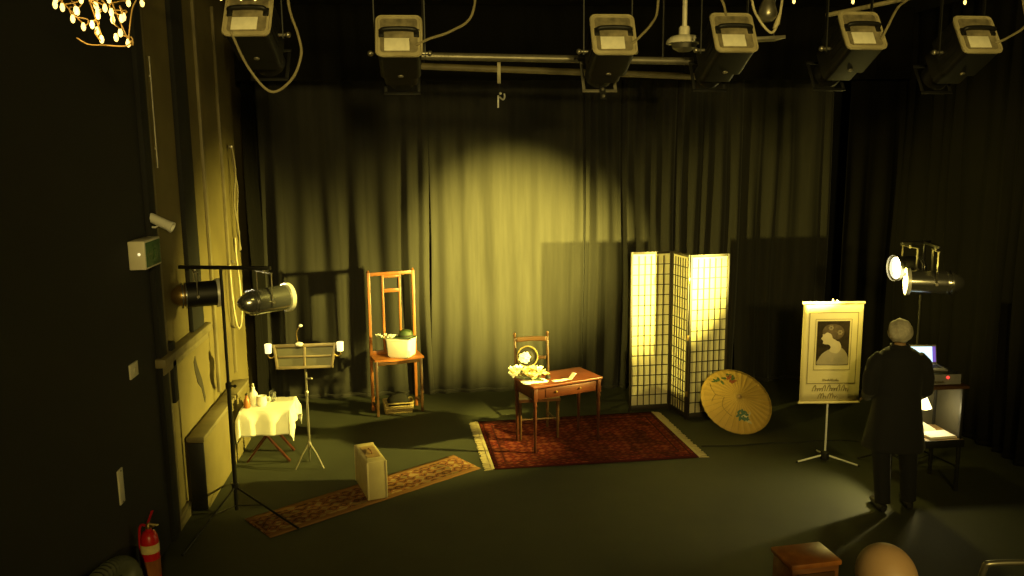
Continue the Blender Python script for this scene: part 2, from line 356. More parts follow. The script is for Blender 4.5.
# ------------------------------------------------------------------ rugs
def rug(name, label, P4, th, m, fringe, mt=None):
    c = sum((Vector((*p, 0)) for p in P4), Vector()) / 4
    ax = (Vector((*P4[1], 0)) - Vector((*P4[0], 0))); rz = math.atan2(ax.y, ax.x)
    o = thing(name, label, 'rug', c, rz)
    loc = [Matrix.Rotation(-rz, 4, 'Z') @ (Vector((*p, 0)) - c) for p in P4]   # A back-left, B back-right, C front-right, D front-left
    A, B, C_, D_ = loc
    def Q(i, j):
        u, v = i / 24, j / 12
        p = (A * (1 - u) + B * u) * (1 - v) + (D_ * (1 - u) + C_ * u) * v
        return p + Vector((0, 0, th + 0.0012 * math.sin(i * 1.7) * math.cos(j * 1.3)))
    mb = MB().quads(Q, 24, 12); pr = mb.build('pile', m, o, solid=th)
    if fringe:
        for (s, e, out) in ((A, D_, -1), (B, C_, 1)):
            fb = MB(); rnd = random.Random(4); n = 90
            fb.bar(s + Vector((0, 0, th)), e + Vector((0, 0, th)), 0.03, th * 1.2)
            for k in range(n):
                p = s.lerp(e, (k + 0.5) / n); d = Vector((out * rnd.uniform(0.07, 0.09), rnd.uniform(-0.012, 0.012), 0))
                fb.bar(p + Vector((0, 0, 0.006)), p + d + Vector((0, 0, 0.005)), 0.011, 0.006)
            tag(fb.build('fringe', 'beige_edge', o, smooth=False), 'pale cream fringe')
    return o
red = rug_mat('red_turkish_rug', [(0.15, 0.026, 0.012), (0.05, 0.010, 0.008), (0.16, 0.040, 0.018)], (0.105, 0.013, 0.008), (0.045, 0.008, 0.007), (1.05, 0.73), 11)
run = rug_mat('patterned_runner', [(0.24, 0.14, 0.05), (0.045, 0.026, 0.016), (0.25, 0.17, 0.075)], (0.17, 0.062, 0.025), (0.20, 0.10, 0.035), (1.15, 0.20), 9)
rug('red_rug', 'red patterned rug with cream fringed ends under the desk and chair', [(0.47, 9.25), (2.53, 9.35), (2.63, 7.87), (0.55, 7.80)], 0.008, red, True)
rug('runner_rug', 'long narrow brown patterned runner rug leading to the red rug', [(-1.62, 6.95), (0.18, 8.235), (0.43, 7.845), (-1.34, 6.57)], 0.006, run, False)

# ------------------------------------------------------------------ folding screen
sc = thing('folding_screen', 'three-panel folding screen of white paper squares in a black wooden lattice', 'screen', (2.83, 9.3, 0))
pts = [(2.262, 9.42), (2.765, 9.45), (2.845, 9.05), (3.325, 9.12)]
Hs = 1.885
for i in range(3):
    a, b = Vector((*pts[i], 0)) - sc.location, Vector((*pts[i + 1], 0)) - sc.location
    d = (b - a); W = d.length; u = d.normalized(); a = a + u * 0.006; W -= 0.012
    rz = math.atan2(u.y, u.x)
    fr = MB(); T = 0.022; s = 0.028
    fr.box((s / 2, 0, Hs / 2), (s, T, Hs), bev=0.003).box((W - s / 2, 0, Hs / 2), (s, T, Hs), bev=0.003)
    fr.box((W / 2, 0, Hs - s / 2), (W - 2 * s, T, s), bev=0.003).box((W / 2, 0, 0.045), (W - 2 * s, T, 0.05), bev=0.003)
    p = fr.build('panel', 'lattice', sc, loc=a, rot=(0, 0, rz))
    la = MB(); nc, nr = 6, 15
    for k in range(1, nc): la.box((s + (W - 2 * s) * k / nc, -0.006, Hs / 2), (0.010, 0.007, Hs - 0.1))
    for k in range(1, nr): la.box((W / 2, -0.006, 0.075 + (Hs - 0.103) * k / nr), (W - 2 * s, 0.007, 0.009))
    la.build('lattice', 'lattice', p, smooth=False)
    MB().box((W / 2, 0.0, (Hs + 0.047) / 2), (W - 2 * s + 0.004, 0.002, Hs - 0.10)).build('paper', 'rice', p, smooth=False)
    if i < 2:
        for z in (0.3, 0.95, 1.6): MB().box((W + 0.006, 0, z), (0.012, 0.026, 0.06), bev=0.002).build('hinge', 'tarnish', p)

# ------------------------------------------------------------------ paper parasol
nrm = Vector((0.07, -0.70, 0.71)).normalized()
rad = 0.40; side = Vector((1, 0, 0)); side = (side - nrm * side.dot(nrm)).normalized(); upv = nrm.cross(side)
pm = Matrix((( side.x, upv.x, nrm.x, 3.315), (side.y, upv.y, nrm.y, 8.755), (side.z, upv.z, nrm.z, 0.290), (0, 0, 0, 1)))
pa = thing('paper_parasol', 'open yellow oiled-paper parasol with painted flowers resting on the floor by the screen', 'parasol', mtx=pm)
NR = 32
def cone(r, th):  # r in 0..1, slight sag between ribs
    sag = 0.006 * r * (1 - abs(math.cos(th * NR / 2)))
    return Vector((rad * r * math.cos(th), rad * r * math.sin(th), 0.105 * (1 - r ** 1.12) - sag))
mb = MB().quads(lambda i, j: cone(0.03 + 0.97 * j / 10, 2 * PI * i / (NR * 4)), NR * 4, 10)
bmesh.ops.remove_doubles(mb.bm, verts=mb.bm.verts, dist=1e-5)
mb.build('canopy', 'parasol', pa, solid=0.003)
rb = MB()
for k in range(NR):
    th = 2 * PI * (k + 0.0) / NR; rb.tube([cone(r, th) + Vector((0, 0, 0.0022)) for r in (0.04, 0.5, 1.0)], 0.0012, 5)
rb.build('rib_lines', 'parasol_rib', pa)
MB().lathe([(0, 0.135), (0.010, 0.132), (0.014, 0.118), (0.022, 0.108), (0.026, 0.098), (0, 0.09)], 14).build('cap', 'wood_pale', pa)
rimp = [cone(1.0, 2 * PI * k / 64) for k in range(64)]
MB().tube(rimp, 0.004, 6, closed=True).build('rim', 'parasol_rib', pa)
MB().tube([(0, 0, 0.09), (0, 0, -0.30)], 0.009, 10).build('handle', 'wood_pale', pa)
rnd = random.Random(2)
def leafpatch(center_th, spread, rr, n, size, seed):
    q = MB(); g = random.Random(seed)
    for _ in range(n):
        th = center_th + g.uniform(-spread, spread); r = rr + g.uniform(-0.11, 0.11); a = g.uniform(0, 2 * PI); L_ = size * g.uniform(0.6, 1.2)
        P0 = cone(r, th) + Vector((0, 0, 0.0035)); dz = -0.105 * 1.12 * r ** 0.12 / rad
        rad_dir = Vector((math.cos(th), math.sin(th), dz)).normalized(); tan = Vector((-math.sin(th), math.cos(th), 0))
        e1 = rad_dir * math.cos(a) + tan * math.sin(a); e2 = rad_dir * -math.sin(a) + tan * math.cos(a); nn = rad_dir.cross(tan)
        mt = Matrix(((e1.x, e2.x, nn.x, P0.x), (e1.y, e2.y, nn.y, P0.y), (e1.z, e2.z, nn.z, P0.z), (0, 0, 0, 1)))
        q.prism([(L_ * math.cos(w), 0.42 * L_ * math.sin(w)) for w in [2 * PI * k / 10 for k in range(10)]], 0.0008, mt)
    return q
tag(leafpatch(PI / 2 + 0.35, 0.42, 0.72, 16, 0.032, 1).build('painted_leaves', 'ink_green', pa, smooth=False), 'painted green leaves')
tag(leafpatch(PI / 2 + 0.10, 0.14, 0.62, 9, 0.030, 5).build('painted_blossom', 'ink_red', pa, smooth=False), 'painted red blossoms')
tag(leafpatch(-PI / 2 - 0.05, 0.36, 0.52, 16, 0.032, 3).build('painted_leaves', 'ink_blue', pa, smooth=False), 'painted blue-green leaves')
tag(leafpatch(-PI / 2 + 0.22, 0.22, 0.62, 8, 0.032, 7).build('painted_blossom', 'ink_white', pa, smooth=False), 'painted cream blossoms')
br_ = MB()
for (t0, r0, t1, r1) in ((2.45, .86, 2.9, .62), (2.9, .62, 3.05, .40), (3.05, .40, 3.55, .55), (3.55, .55, 4.2, .60), (2.9, .62, 3.2, .75)):
    br_.tube([cone(r0 + (r1 - r0) * k / 6, t0 + (t1 - t0) * k / 6) + Vector((0, 0, 0.004)) for k in range(7)], 0.003, 5)
br_.build('painted_branch', 'parasol_rib', pa)

# ------------------------------------------------------------------ beige upright case on the runner
cs = thing('box_case', 'plain beige upright box case standing on the narrow runner rug', 'case', (-0.56, 7.46, 0.011))
ca = Vector((-0.60, 7.19)); cb = Vector((-0.42, 7.235)); cc = Vector((-0.785, 7.67))
ux = (cb - ca); uy = (cc - ca); rz = math.atan2(ux.y, ux.x); 
cs.rotation_euler = (0, 0, R(17)); cs.location = (-0.592, 7.44, 0.013)
MB().box((0, 0, 0.18), (0.175, 0.50, 0.36), bev=0.012, seg=3).build('body', 'beige', cs)
for sx in (-1, 1):
    for sy in (-1, 1): MB().box((sx * 0.083, sy * 0.245, 0.18), (0.018, 0.018, 0.35), bev=0.006).build('corner_band', 'beige_edge', cs)
lid = MB().box((0, 0, 0.362), (0.12, 0.30, 0.004)); lid.build('top_patch', 'wood_pale', cs)
hd = MB().tube(bez([(0, -0.06, 0.362), (0, -0.05, 0.378), (0, 0.05, 0.378), (0, 0.06, 0.362)], 5), 0.006, 8); hd.build('handle', 'wood_brown', cs)

# ------------------------------------------------------------------ desk
dk = thing('writing_desk', 'small reddish mahogany writing desk with thin legs standing on the red rug', 'desk', (1.285, 8.495, 0.0135), R(21))
DW, DD, DH = 0.82, 0.47, 0.69
MB().box((0, 0, DH), (DW, DD, 0.024), bev=0.007, seg=3).build('tabletop', 'wood_top', dk)
ap = MB()
for s in (-1, 1): ap.box((s * (DW / 2 - 0.035), 0, DH - 0.072), (0.018, DD - 0.08, 0.12), bev=0.002)
ap.box((0, DD / 2 - 0.035, DH - 0.072), (DW - 0.08, 0.018, 0.12), bev=0.002)
ap.box((0, -DD / 2 + 0.035, DH - 0.072), (DW - 0.08, 0.014, 0.12), bev=0.002)
ap.build('apron', 'wood_red', dk)
dr = MB().box((0, -DD / 2 + 0.026, DH - 0.072), (0.52, 0.012, 0.085), bev=0.003).build('drawer', 'wood_red', dk)
for s in (-1, 1): MB().lathe([(0, 0.02), (0.008, 0.018), (0.011, 0.012), (0.006, 0.005), (0.006, 0)], 12, Matrix.Translation((s * 0.14, -DD / 2 + 0.019, DH - 0.072)) @ Matrix.Rotation(R(90), 4, 'X')).build('knob', 'tarnish', dr)
for sx in (-1, 1):
    for sy in (-1, 1):
        x, y = sx * (DW / 2 - 0.035), sy * (DD / 2 - 0.035)
        lg = MB().box((x, y, DH - 0.08), (0.042, 0.042, 0.135), bev=0.003)
        lg.lathe([(0, 0), (0.011, 0), (0.013, 0.02), (0.016, 0.05), (0.012, 0.07), (0.015, 0.25), (0.021, 0.42), (0.016, 0.47), (0.023, 0.50), (0.018, 0.53), (0.018, 0.56), (0, 0.56)], 14, Matrix.Translation((x, y, 0)))
        lg.build('leg', 'wood_red', dk)

# chair
ch = thing('dining_chair', 'dark wooden chair with turned finials and pale seat tucked behind the desk', 'chair', (1.09, 8.76, 0.0135), R(4))
for s in (-1, 1):
    pst = MB().tube([(s * 0.165, 0.20, 0), (s * 0.17, 0.19, 0.44), (s * 0.178, 0.225, 0.80), (s * 0.182, 0.26, 1.02)], [0.015, 0.018, 0.016, 0.013], 10)
    pst.lathe([(0.013, 0), (0.018, 0.008), (0.010, 0.018), (0.018, 0.035), (0.015, 0.05), (0, 0.06)], 12, Matrix.Translation((s * 0.182, 0.26, 1.015)))
    pst.build('back_post', 'wood_dark', ch)
    MB().tube([(s * 0.20, -0.17, 0), (s * 0.20, -0.17, 0.2), (s * 0.205, -0.17, 0.43)], [0.012, 0.016, 0.019], 10).build('front_leg', 'wood_dark', ch)
MB().quads(lambda i, j: (-0.17 + 0.34 * i / 16, 0.248 + 0.012 * math.cos((i / 16 - 0.5) * PI), 0.965 + 0.05 * j / 4 + 0.006 * math.sin(PI * i / 16)), 16, 4).build('top_rail', 'wood_dark', ch, solid=0.018)
MB().quads(lambda i, j: (-0.165 + 0.33 * i / 16, 0.225 + 0.012 * math.cos((i / 16 - 0.5) * PI), 0.77 + 0.035 * j / 4), 16, 4).build('mid_rail', 'wood_dark', ch, solid=0.016)
MB().quads(lambda i, j: (-0.165 + 0.33 * i / 16, 0.205, 0.60 + 0.035 * j / 4), 16, 4).build('lower_rail', 'wood_dark', ch, solid=0.016)
st = MB().prism([(-0.225, -0.20), (0.225, -0.20), (0.185, 0.20), (-0.185, 0.20)], 0.03, Matrix.Translation((0, 0, 0.415))); st.build('seat_frame', 'wood_brown', ch)
sp_ = MB().loft([[(1.0 * x * k, y * k, z) for x, y in ((-0.215, -0.19), (0, -0.205), (0.215, -0.19), (0.19, 0), (0.175, 0.185), (0, 0.19), (-0.175, 0.185), (-0.19, 0))] for k, z in ((1, 0.445), (1.02, 0.458), (0.97, 0.472), (0.7, 0.479), (0.1, 0.48))])
sp_.build('seat_pad', 'seat_pad', ch)
sr = MB(); sr.tube([(-0.20, -0.17, 0.22), (0.20, -0.17, 0.22)], 0.009, 8).tube([(-0.20, -0.17, 0.18), (-0.165, 0.195, 0.18)], 0.009, 8).tube([(0.20, -0.17, 0.18), (0.165, 0.195, 0.18)], 0.009, 8)
sr.build('stretcher', 'wood_dark', ch)

# round hat with white flower hung on chair back
ht = thing('trimmed_hat', 'small straw hat with a large white flower hung on the chair back', 'hat', (1.02, 8.915, 0.835))
hm = Matrix.Rotation(R(78), 4, 'X') @ Matrix.Rotation(R(-12), 4, 'Y')
MB().lathe([(0, 0.062), (0.05, 0.058), (0.062, 0.04), (0.066, 0.008), (0.09, 0.002), (0.112, 0.006), (0.112, 0.002), (0.09, -0.004), (0.06, 0.0), (0, 0.0)], 28, hm).build('brim_and_crown', 'dark_felt', ht)
rg = MB(); ring = [hm @ Vector((0.110 * math.cos(a), 0.110 * math.sin(a), 0.006)) for a in [2 * PI * k / 40 for k in range(40)]]
rg.tube(ring, 0.008, 6, closed=True).build('straw_edge', 'straw', ht)
fl = MB(); g = random.Random(6)
for k in range(26):
    a = k * 2.4; r = 0.011 * math.sqrt(k) ; c = hm @ Vector((-0.025 + r * math.cos(a), -0.01 + r * math.sin(a) , 0.075 - r * 0.25))
    fl.ball(c, 0.021, 1, (1, 0.5 + g.random() * 0.5, 0.8))
fl.build('flower', 'petal', ht)

# things on the desk
def blossom(mb, c, r, g, n=7):
    for k in range(n):
        a = 2 * PI * k / n + g.random(); d = Vector((math.cos(a) * 0.8, math.sin(a) * 0.8, 0.55 + 0.5 * g.random())).normalized()
        q = d.to_track_quat('X', 'Z').to_matrix().to_4x4()
        t = bmesh.new(); bmesh.ops.create_icosphere(t, subdivisions=1, radius=1)
        mb._add(t, Matrix.Translation(Vector(c) + d * r * 0.6) @ q @ Matrix.Diagonal((r * 0.75, r * 0.42, r * 0.14, 1)))
    mb.ball(c, r * 0.28, 1)
bq = thing('flower_bunch', 'loose bunch of white and cream blooms lying across the left end of the desk', 'flowers', (0.985, 8.38, 0.717), R(-18))
g = random.Random(12)
stem = MB()
for k in range(18):
    x, y = g.uniform(-0.17, 0.13), g.uniform(-0.08, 0.08); z = g.uniform(0.035, 0.12)
    one = MB(); blossom(one, (x, y, z), g.uniform(0.045, 0.065), g); one.build('bloom', 'petal' if k % 2 else 'petal_yellow', bq); stem.tube([(x, y, z), ((x + 0.12) * 0.5, y * 0.4, 0.02), (0.14, y * 0.3, 0.008)], 0.003, 5)
stem.build('stem', 'leaf', bq)
# a few sheets under the blooms
ps = thing('letter_sheets', 'loose pale paper sheets under the flowers on the desk', 'paper', (1.02, 8.33, 0.717), R(10))
for k in range(2):
    MB().quads(lambda i, j, k=k: (-0.13 + 0.26 * i / 8, -0.06 + 0.12 * j / 6, 0.0012 + 0.002 * k + 0.003 * (i / 8) ** 2 * k), 8, 6).build('sheet', 'paper', ps, solid=0.001, rot=(0, 0, 0.25 * k))
lt = thing('folded_letter', 'long pale open letter with one end folded up on the right of the desk', 'letter', (1.33, 8.36, 0.7175), R(22))
MB().quads(lambda i, j: (-0.13 + 0.26 * i / 14, -0.035 + 0.07 * j / 4, 0.002 + (0.0 if i < 11 else 0.018 * (i - 11)) + 0.0015 * math.sin(i)), 14, 4).build('letter_sheet', 'paper', lt, solid=0.0012)
ik = thing('inkwell', 'small dark inkwell on the desk between flowers and letter', 'inkwell', (1.175, 8.44, 0.716))
MB().lathe([(0, 0), (0.026, 0), (0.028, 0.006), (0.026, 0.026), (0.014, 0.034), (0.014, 0.042), (0, 0.042)], 16).build('pot', 'black_case', ik)
MB().lathe([(0, 0.053), (0.006, 0.052), (0.016, 0.046), (0.016, 0.041), (0, 0.041)], 14).build('lid', 'tarnish', ik)
qb = thing('trinket_dish', 'small pale dish near the back of the desk behind the inkwell', 'dish', (1.17, 8.575, 0.716))
MB().lathe([(0, 0), (0.02, 0), (0.024, 0.006), (0.046, 0.02), (0.043, 0.022), (0.02, 0.009), (0, 0.008)], 20).build('bowl', 'petal_yellow', qb)

# ------------------------------------------------------------------ hall stand
hs = thing('hall_stand', 'tall open-backed orange wooden hall stand with a small framed mirror and shelf', 'hall stand', (-0.47, 9.93, 0), R(16))
pw = 0.265
for x in (-pw, pw):
    MB().box((x, 0, 0.83), (0.034, 0.034, 1.66), bev=0.004).build('post', 'wood_orange', hs)
    MB().lathe([(0.014, 0), (0.018, 0.006), (0.010, 0.014), (0, 0.03)], 10, Matrix.Translation((x, 0, 1.66))).build('finial', 'wood_orange', hs)
for x in (-0.10, 0.10):
    MB().box((x, 0, 1.16), (0.026, 0.026, 0.93), bev=0.003).build('spindle', 'wood_orange', hs)
MB().box((0, 0, 1.635), (2 * pw - 0.03, 0.026, 0.042), bev=0.004).build('top_rail', 'wood_orange', hs)
MB().box((0, 0, 0.70), (2 * pw - 0.03, 0.026, 0.05), bev=0.004).build('seat_rail', 'wood_orange', hs)
MB().box((0, 0, 1.435), (0.18, 0.03, 0.045), bev=0.004).box((0, 0, 1.60), (0.18, 0.03, 0.028), bev=0.004).build('mirror_frame', 'wood_orange', hs)
MB().box((0, 0.004, 1.52), (0.172, 0.008, 0.13)).build('mirror_glass', 'black_case', hs)
MB().prism([(-pw - 0.02, 0.0), (-pw - 0.02, -0.27), (-0.06, -0.33), (pw + 0.03, -0.30), (pw + 0.03, 0.0)], 0.024, Matrix.Translation((0, 0, 0.655))).build('shelf', 'wood_orange', hs)
MB().box((0, -0.27, 0.63), (0.54, 0.018, 0.045), bev=0.003).build('shelf_rail', 'wood_dark', hs)  # shelf rail, front legs, stretchers: shade below the shelf put in as darker wood
for x in (-pw, pw): MB().box((x, -0.265, 0.33), (0.030, 0.030, 0.655), bev=0.004).build('front_leg', 'wood_dark', hs)
for x in (-pw, pw): MB().box((x, -0.13, 0.10), (0.02, 0.25, 0.03), bev=0.003).build('stretcher', 'wood_dark', hs)

wp = thing('white_box', 'square white box with rounded corners on the hall stand shelf', 'box', (-0.365, 9.75, 0.6805), R(-20))
def rrect(w, d, r, z, n=5):
    o = []
    for cx, cy, a0 in ((w - r, d - r, 0), (-w + r, d - r, 90), (-w + r, -d + r, 180), (w - r, -d + r, 270)):
        for k in range(n + 1): a = R(a0 + 90 * k / n); o.append((cx + r * math.cos(a), cy + r * math.sin(a), z))
    return o
MB().loft([rrect(0.115, 0.10, 0.03, 0), rrect(0.135, 0.115, 0.03, 0.02), rrect(0.145, 0.125, 0.025, 0.20), rrect(0.150, 0.130, 0.025, 0.205), rrect(0.150, 0.130, 0.025, 0.225), rrect(0.140, 0.120, 0.025, 0.225), rrect(0.135, 0.115, 0.025, 0.05)]).build('body', 'white', wp)
hatb = thing('felt_hat', 'dark rounded felt hat lying on top of the white box', 'hat', (-0.31, 9.76, 0.907))
MB().lathe([(0, 0.085), (0.05, 0.083), (0.075, 0.065), (0.085, 0.02), (0.088, 0.006), (0.125, 0.004), (0.125, 0.0), (0, 0.0)], 26, None, 1.0, 0.8).build('crown', 'leaf', hatb)
MB().lathe([(0.0862, 0.012), (0.089, 0.012), (0.087, 0.028), (0.084, 0.028)], 26, None, 1.0, 0.8).build('band', 'dark_felt', hatb)
sg = thing('flower_spray', 'spray of small white flowers lying on the left edge of the white box', 'flowers', (-0.52, 9.68, 0.907), R(8))
b_ = MB(); g = random.Random(3)
for k in range(9):
    x = -0.12 + 0.20 * k / 8; y = g.uniform(-0.02, 0.02); z = 0.012 + 0.03 * g.random() + (0.015 if k < 3 else 0)
    one = MB(); blossom(one, (x, y, z), 0.024, g, 5); one.build('bloom', 'petal', sg); b_.tube([(x, y, z), (x * 0.7, 0.01, 0.006), (0.1, 0.0, 0.005)], 0.003, 5)
b_.build('stem', 'leaf', sg)

bk = thing('wicker_basket', 'low pale wicker basket on the floor under the hall stand', 'basket', (-0.425, 9.80, 0.0), R(6))
w = MB()
for k in range(4): 
    z = 0.012 + 0.024 * k; w.tube([(Vector(p)) for p in rrect(0.155 + 0.004 * k, 0.10 + 0.003 * k, 0.03, z)], 0.011, 6, closed=True)
for k in range(26):
    p = rrect(0.158, 0.103, 0.03, 0)[k % 24]; w.tube([(p[0], p[1], 0), (p[0] * 1.05, p[1] * 1.05, 0.125)], 0.005, 5)
w.tube([Vector(p) for p in rrect(0.172, 0.113, 0.03, 0.125)], 0.009, 6, closed=True)
w.box((0, 0, 0.006), (0.30, 0.19, 0.008)); w.build('weave', 'wicker', bk)
ld = thing('cloth_bundle', 'dark crumpled cloth heaped inside the wicker basket', 'cloth', (-0.425, 9.80, 0.012), R(6))
q = MB().ball((0, 0, 0.10), 0.13, 3, (0.98, 0.62, 0.92))
g = random.Random(8)
for v in q.bm.verts: v.co += Vector((math.sin(40 * v.co.x + 20 * v.co.z), math.sin(35 * v.co.y + 9 * v.co.x), math.sin(38 * v.co.x + 27 * v.co.y))) * 0.007
tag(q.build('bundle_cloth', 'drape_tab', ld))

# ------------------------------------------------------------------ music stand with two little lamps
ms = thing('music_stand', 'slim wooden music stand with a four-pane tilted desk, two candle lamps and thin gooseneck', 'music stand', (-1.225, 8.10, 0))
px_ = MB().tube([(0, 0, 0.20), (0, 0, 1.06)], 0.011, 12).lathe([(0.011, 0), (0.017, 0.01), (0.017, 0.05), (0.011, 0.06)], 12, Matrix.Translation((0, 0, 0.72))).lathe([(0.010, 0), (0.020, 0.02), (0.020, 0.06), (0.01, 0.08)], 12, Matrix.Translation((0, 0, 0.19)))
px_.build('pole', 'steel', ms)
MB().tube([(0.011, 0, 0.90), (0.045, -0.01, 0.90)], 0.008, 8).ball((0.052, -0.012, 0.90), 0.014, 2).build('clamp_knob', 'steel', ms)
for a in (100, 215, 330):
    c, s = math.cos(R(a)), math.sin(R(a))
    MB().tube([(0.012 * c, 0.012 * s, 0.24), (0.08 * c, 0.08 * s, 0.15), (0.16 * c, 0.16 * s, 0.012)], [0.008, 0.008, 0.007], 8).build('leg', 'steel', ms)
tilt = Matrix.Translation((0, -0.02, 1.125)) @ Matrix.Rotation(R(-14), 4, 'X')
tr = MB()
for (c, d) in (((0, 0, 0.105), (0.60, 0.022, 0.032)), ((0, 0, -0.105), (0.54, 0.022, 0.026)), ((0, 0, 0), (0.50, 0.014, 0.018)), ((0, 0, 0), (0.022, 0.018, 0.19))):
    tr.box(Vector(c), d, bev=0.003)
for s in (-1, 1): tr.bar((s * 0.285, 0, 0.115), (s * 0.255, 0, -0.115), 0.035, 0.022, 0.003)
bmesh.ops.transform(tr.bm, matrix=tilt, verts=tr.bm.verts)
dsk = tr.build('desk_frame', 'stand_wood', ms)
bp = MB().box((0, 0.012, 0), (0.52, 0.005, 0.20)); bmesh.ops.transform(bp.bm, matrix=tilt, verts=bp.bm.verts); tag(bp.build('back_board', 'olive_board', dsk))
lp = MB().box((0, 0.05, -0.115), (0.52, 0.09, 0.012), bev=0.003); bmesh.ops.transform(lp.bm, matrix=tilt, verts=lp.bm.verts); lp.build('ledge', 'stand_wood', dsk)
for s in (-1, 1):
    arm = MB().tube(bez([(s * 0.275, -0.01, 1.14), (s * 0.31, -0.01, 1.115), (s * 0.338, -0.01, 1.13), (s * 0.338, -0.01, 1.165)], 5), 0.006, 8).build('lamp_arm', 'tarnish', ms)
    MB().lathe([(0, 0), (0.030, 0), (0.031, 0.004), (0.034, 0.085), (0.030, 0.088), (0, 0.086)], 16, Matrix.Translation((s * 0.338, -0.01, 1.165))).build('lamp_shade', 'small_lamp', arm)
gn = MB().tube(bez([(-0.05, -0.02, 1.24), (-0.062, -0.02, 1.30), (-0.06, -0.02, 1.37), (-0.03, -0.02, 1.42)], 6), 0.005, 8).build('gooseneck', 'tarnish', ms)
MB().ball((-0.022, -0.022, 1.425), 0.018, 2, (1.1, 0.8, 0.9)).build('gooseneck_tip', 'white', gn)
MB().ball((-0.045, -0.02, 1.245), 0.035, 2, (1.1, 0.8, 0.65)).build('gooseneck_base', 'white', gn)

# ------------------------------------------------------------------ small table with white cloth
tx, ty = -1.66, 8.44
tb = thing('folding_table', 'small folding table with crossed dark wood legs under a white cloth by the left wall', 'table', (tx, ty, 0))
MB().box((0, 0, 0.545), (0.46, 0.42, 0.02), bev=0.004).build('tabletop', 'wood_brown', tb)
for y in (-0.15, 0.15):
    for s in (-1, 1):
        MB().bar((s * 0.20, y + s * 0.012, 0.535), (-s * 0.21, y + s * 0.012, 0.008), 0.036, 0.018, 0.003).build('leg', 'wood_red', tb)
MB().tube([(0, -0.17, 0.27), (0, 0.17, 0.27)], 0.009, 8).build('cross_bar', 'wood_brown', tb)
cl = thing('tablecloth', 'white cloth draped over the small folding table, corners hanging low', 'tablecloth', (tx, ty, 0.556))
def CL(i, j, n=56):
    u, v = (i / n - 0.5) * 0.86, (j / n - 0.5) * 0.96; hx, hy = 0.242, 0.222
    ex, ey = max(abs(u) - hx, 0), max(abs(v) - hy, 0)
    x = math.copysign(min(abs(u), hx), u); y = math.copysign(min(abs(v), hy), v)
    z = 0.003; 
    if ex > 0 or ey > 0:
        h = math.hypot(ex, ey) if (ex > 0 and ey > 0) else ex + ey
        z -= h * 0.98
        wv = math.sin(u * 26) * 0.014 if ey > ex else math.sin(v * 26 + 1) * 0.014
        k = min(h / 0.1, 1)
        if ex > 0 and ey > 0:
            a = math.atan2(ey, ex); fl_ = 0.06 * k; x += math.copysign(fl_ * math.cos(a) * (0.6 + h), u); y += math.copysign(fl_ * math.sin(a) * (0.6 + h), v)
        elif ey > 0: y += math.copysign((0.012 + wv) * k + 0.02 * h, v)
        else: x += math.copysign((0.012 + wv) * k + 0.02 * h, u)
    return (x, y, z)
MB().quads(CL, 56, 56).build('cloth_drape', 'white_cloth', cl, solid=0.004)
zt = 0.5625
bo = thing('white_bottle', 'tall white bottle with narrow neck and stopper on the white tablecloth', 'bottle', (tx - 0.135, ty - 0.03, zt))
MB().lathe([(0, 0), (0.042, 0), (0.046, 0.006), (0.046, 0.09), (0.036, 0.125), (0.016, 0.15), (0.014, 0.175), (0.018, 0.18), (0.016, 0.186), (0, 0.186)], 22).build('body', 'white', bo)
MB().lathe([(0, 0.228), (0.009, 0.225), (0.016, 0.208), (0.009, 0.192), (0.008, 0.182), (0, 0.182)], 14).build('stopper', 'chrome', bo)
ju = thing('white_jug', 'squat white jug beside the tall bottle on the white tablecloth', 'jug', (tx - 0.045, ty - 0.08, zt))
MB().lathe([(0, 0), (0.036, 0), (0.048, 0.02), (0.050, 0.05), (0.042, 0.085), (0.045, 0.105), (0.041, 0.105), (0.037, 0.085), (0.044, 0.05), (0.03, 0.01), (0, 0.008)], 22).build('body', 'white', ju)
MB().tube(bez([(0.043, 0, 0.09), (0.075, 0, 0.085), (0.075, 0, 0.05), (0.048, 0, 0.03)], 5), 0.006, 8).build('handle', 'white', ju)
gl = thing('glass_tumbler', 'clear glass tumbler at the back of the white tablecloth', 'glass', (tx + 0.03, ty + 0.08, zt))
MB().lathe([(0, 0), (0.030, 0), (0.034, 0.10), (0.031, 0.10), (0.027, 0.01), (0, 0.01)], 20).build('glass_wall', 'glass', gl)
bo2 = thing('amber_bottle', 'short amber-brown bottle half hidden behind the tall white bottle', 'bottle', (tx - 0.185, ty - 0.12, zt))
MB().lathe([(0, 0), (0.030, 0), (0.032, 0.005), (0.032, 0.07), (0.02, 0.095), (0.012, 0.11), (0.012, 0.13), (0, 0.13)], 18).build('body', 'wood_orange', bo2)
MB().lathe([(0, 0.146), (0.013, 0.146), (0.013, 0.128), (0, 0.128)], 14).build('cap', 'black_case', bo2)

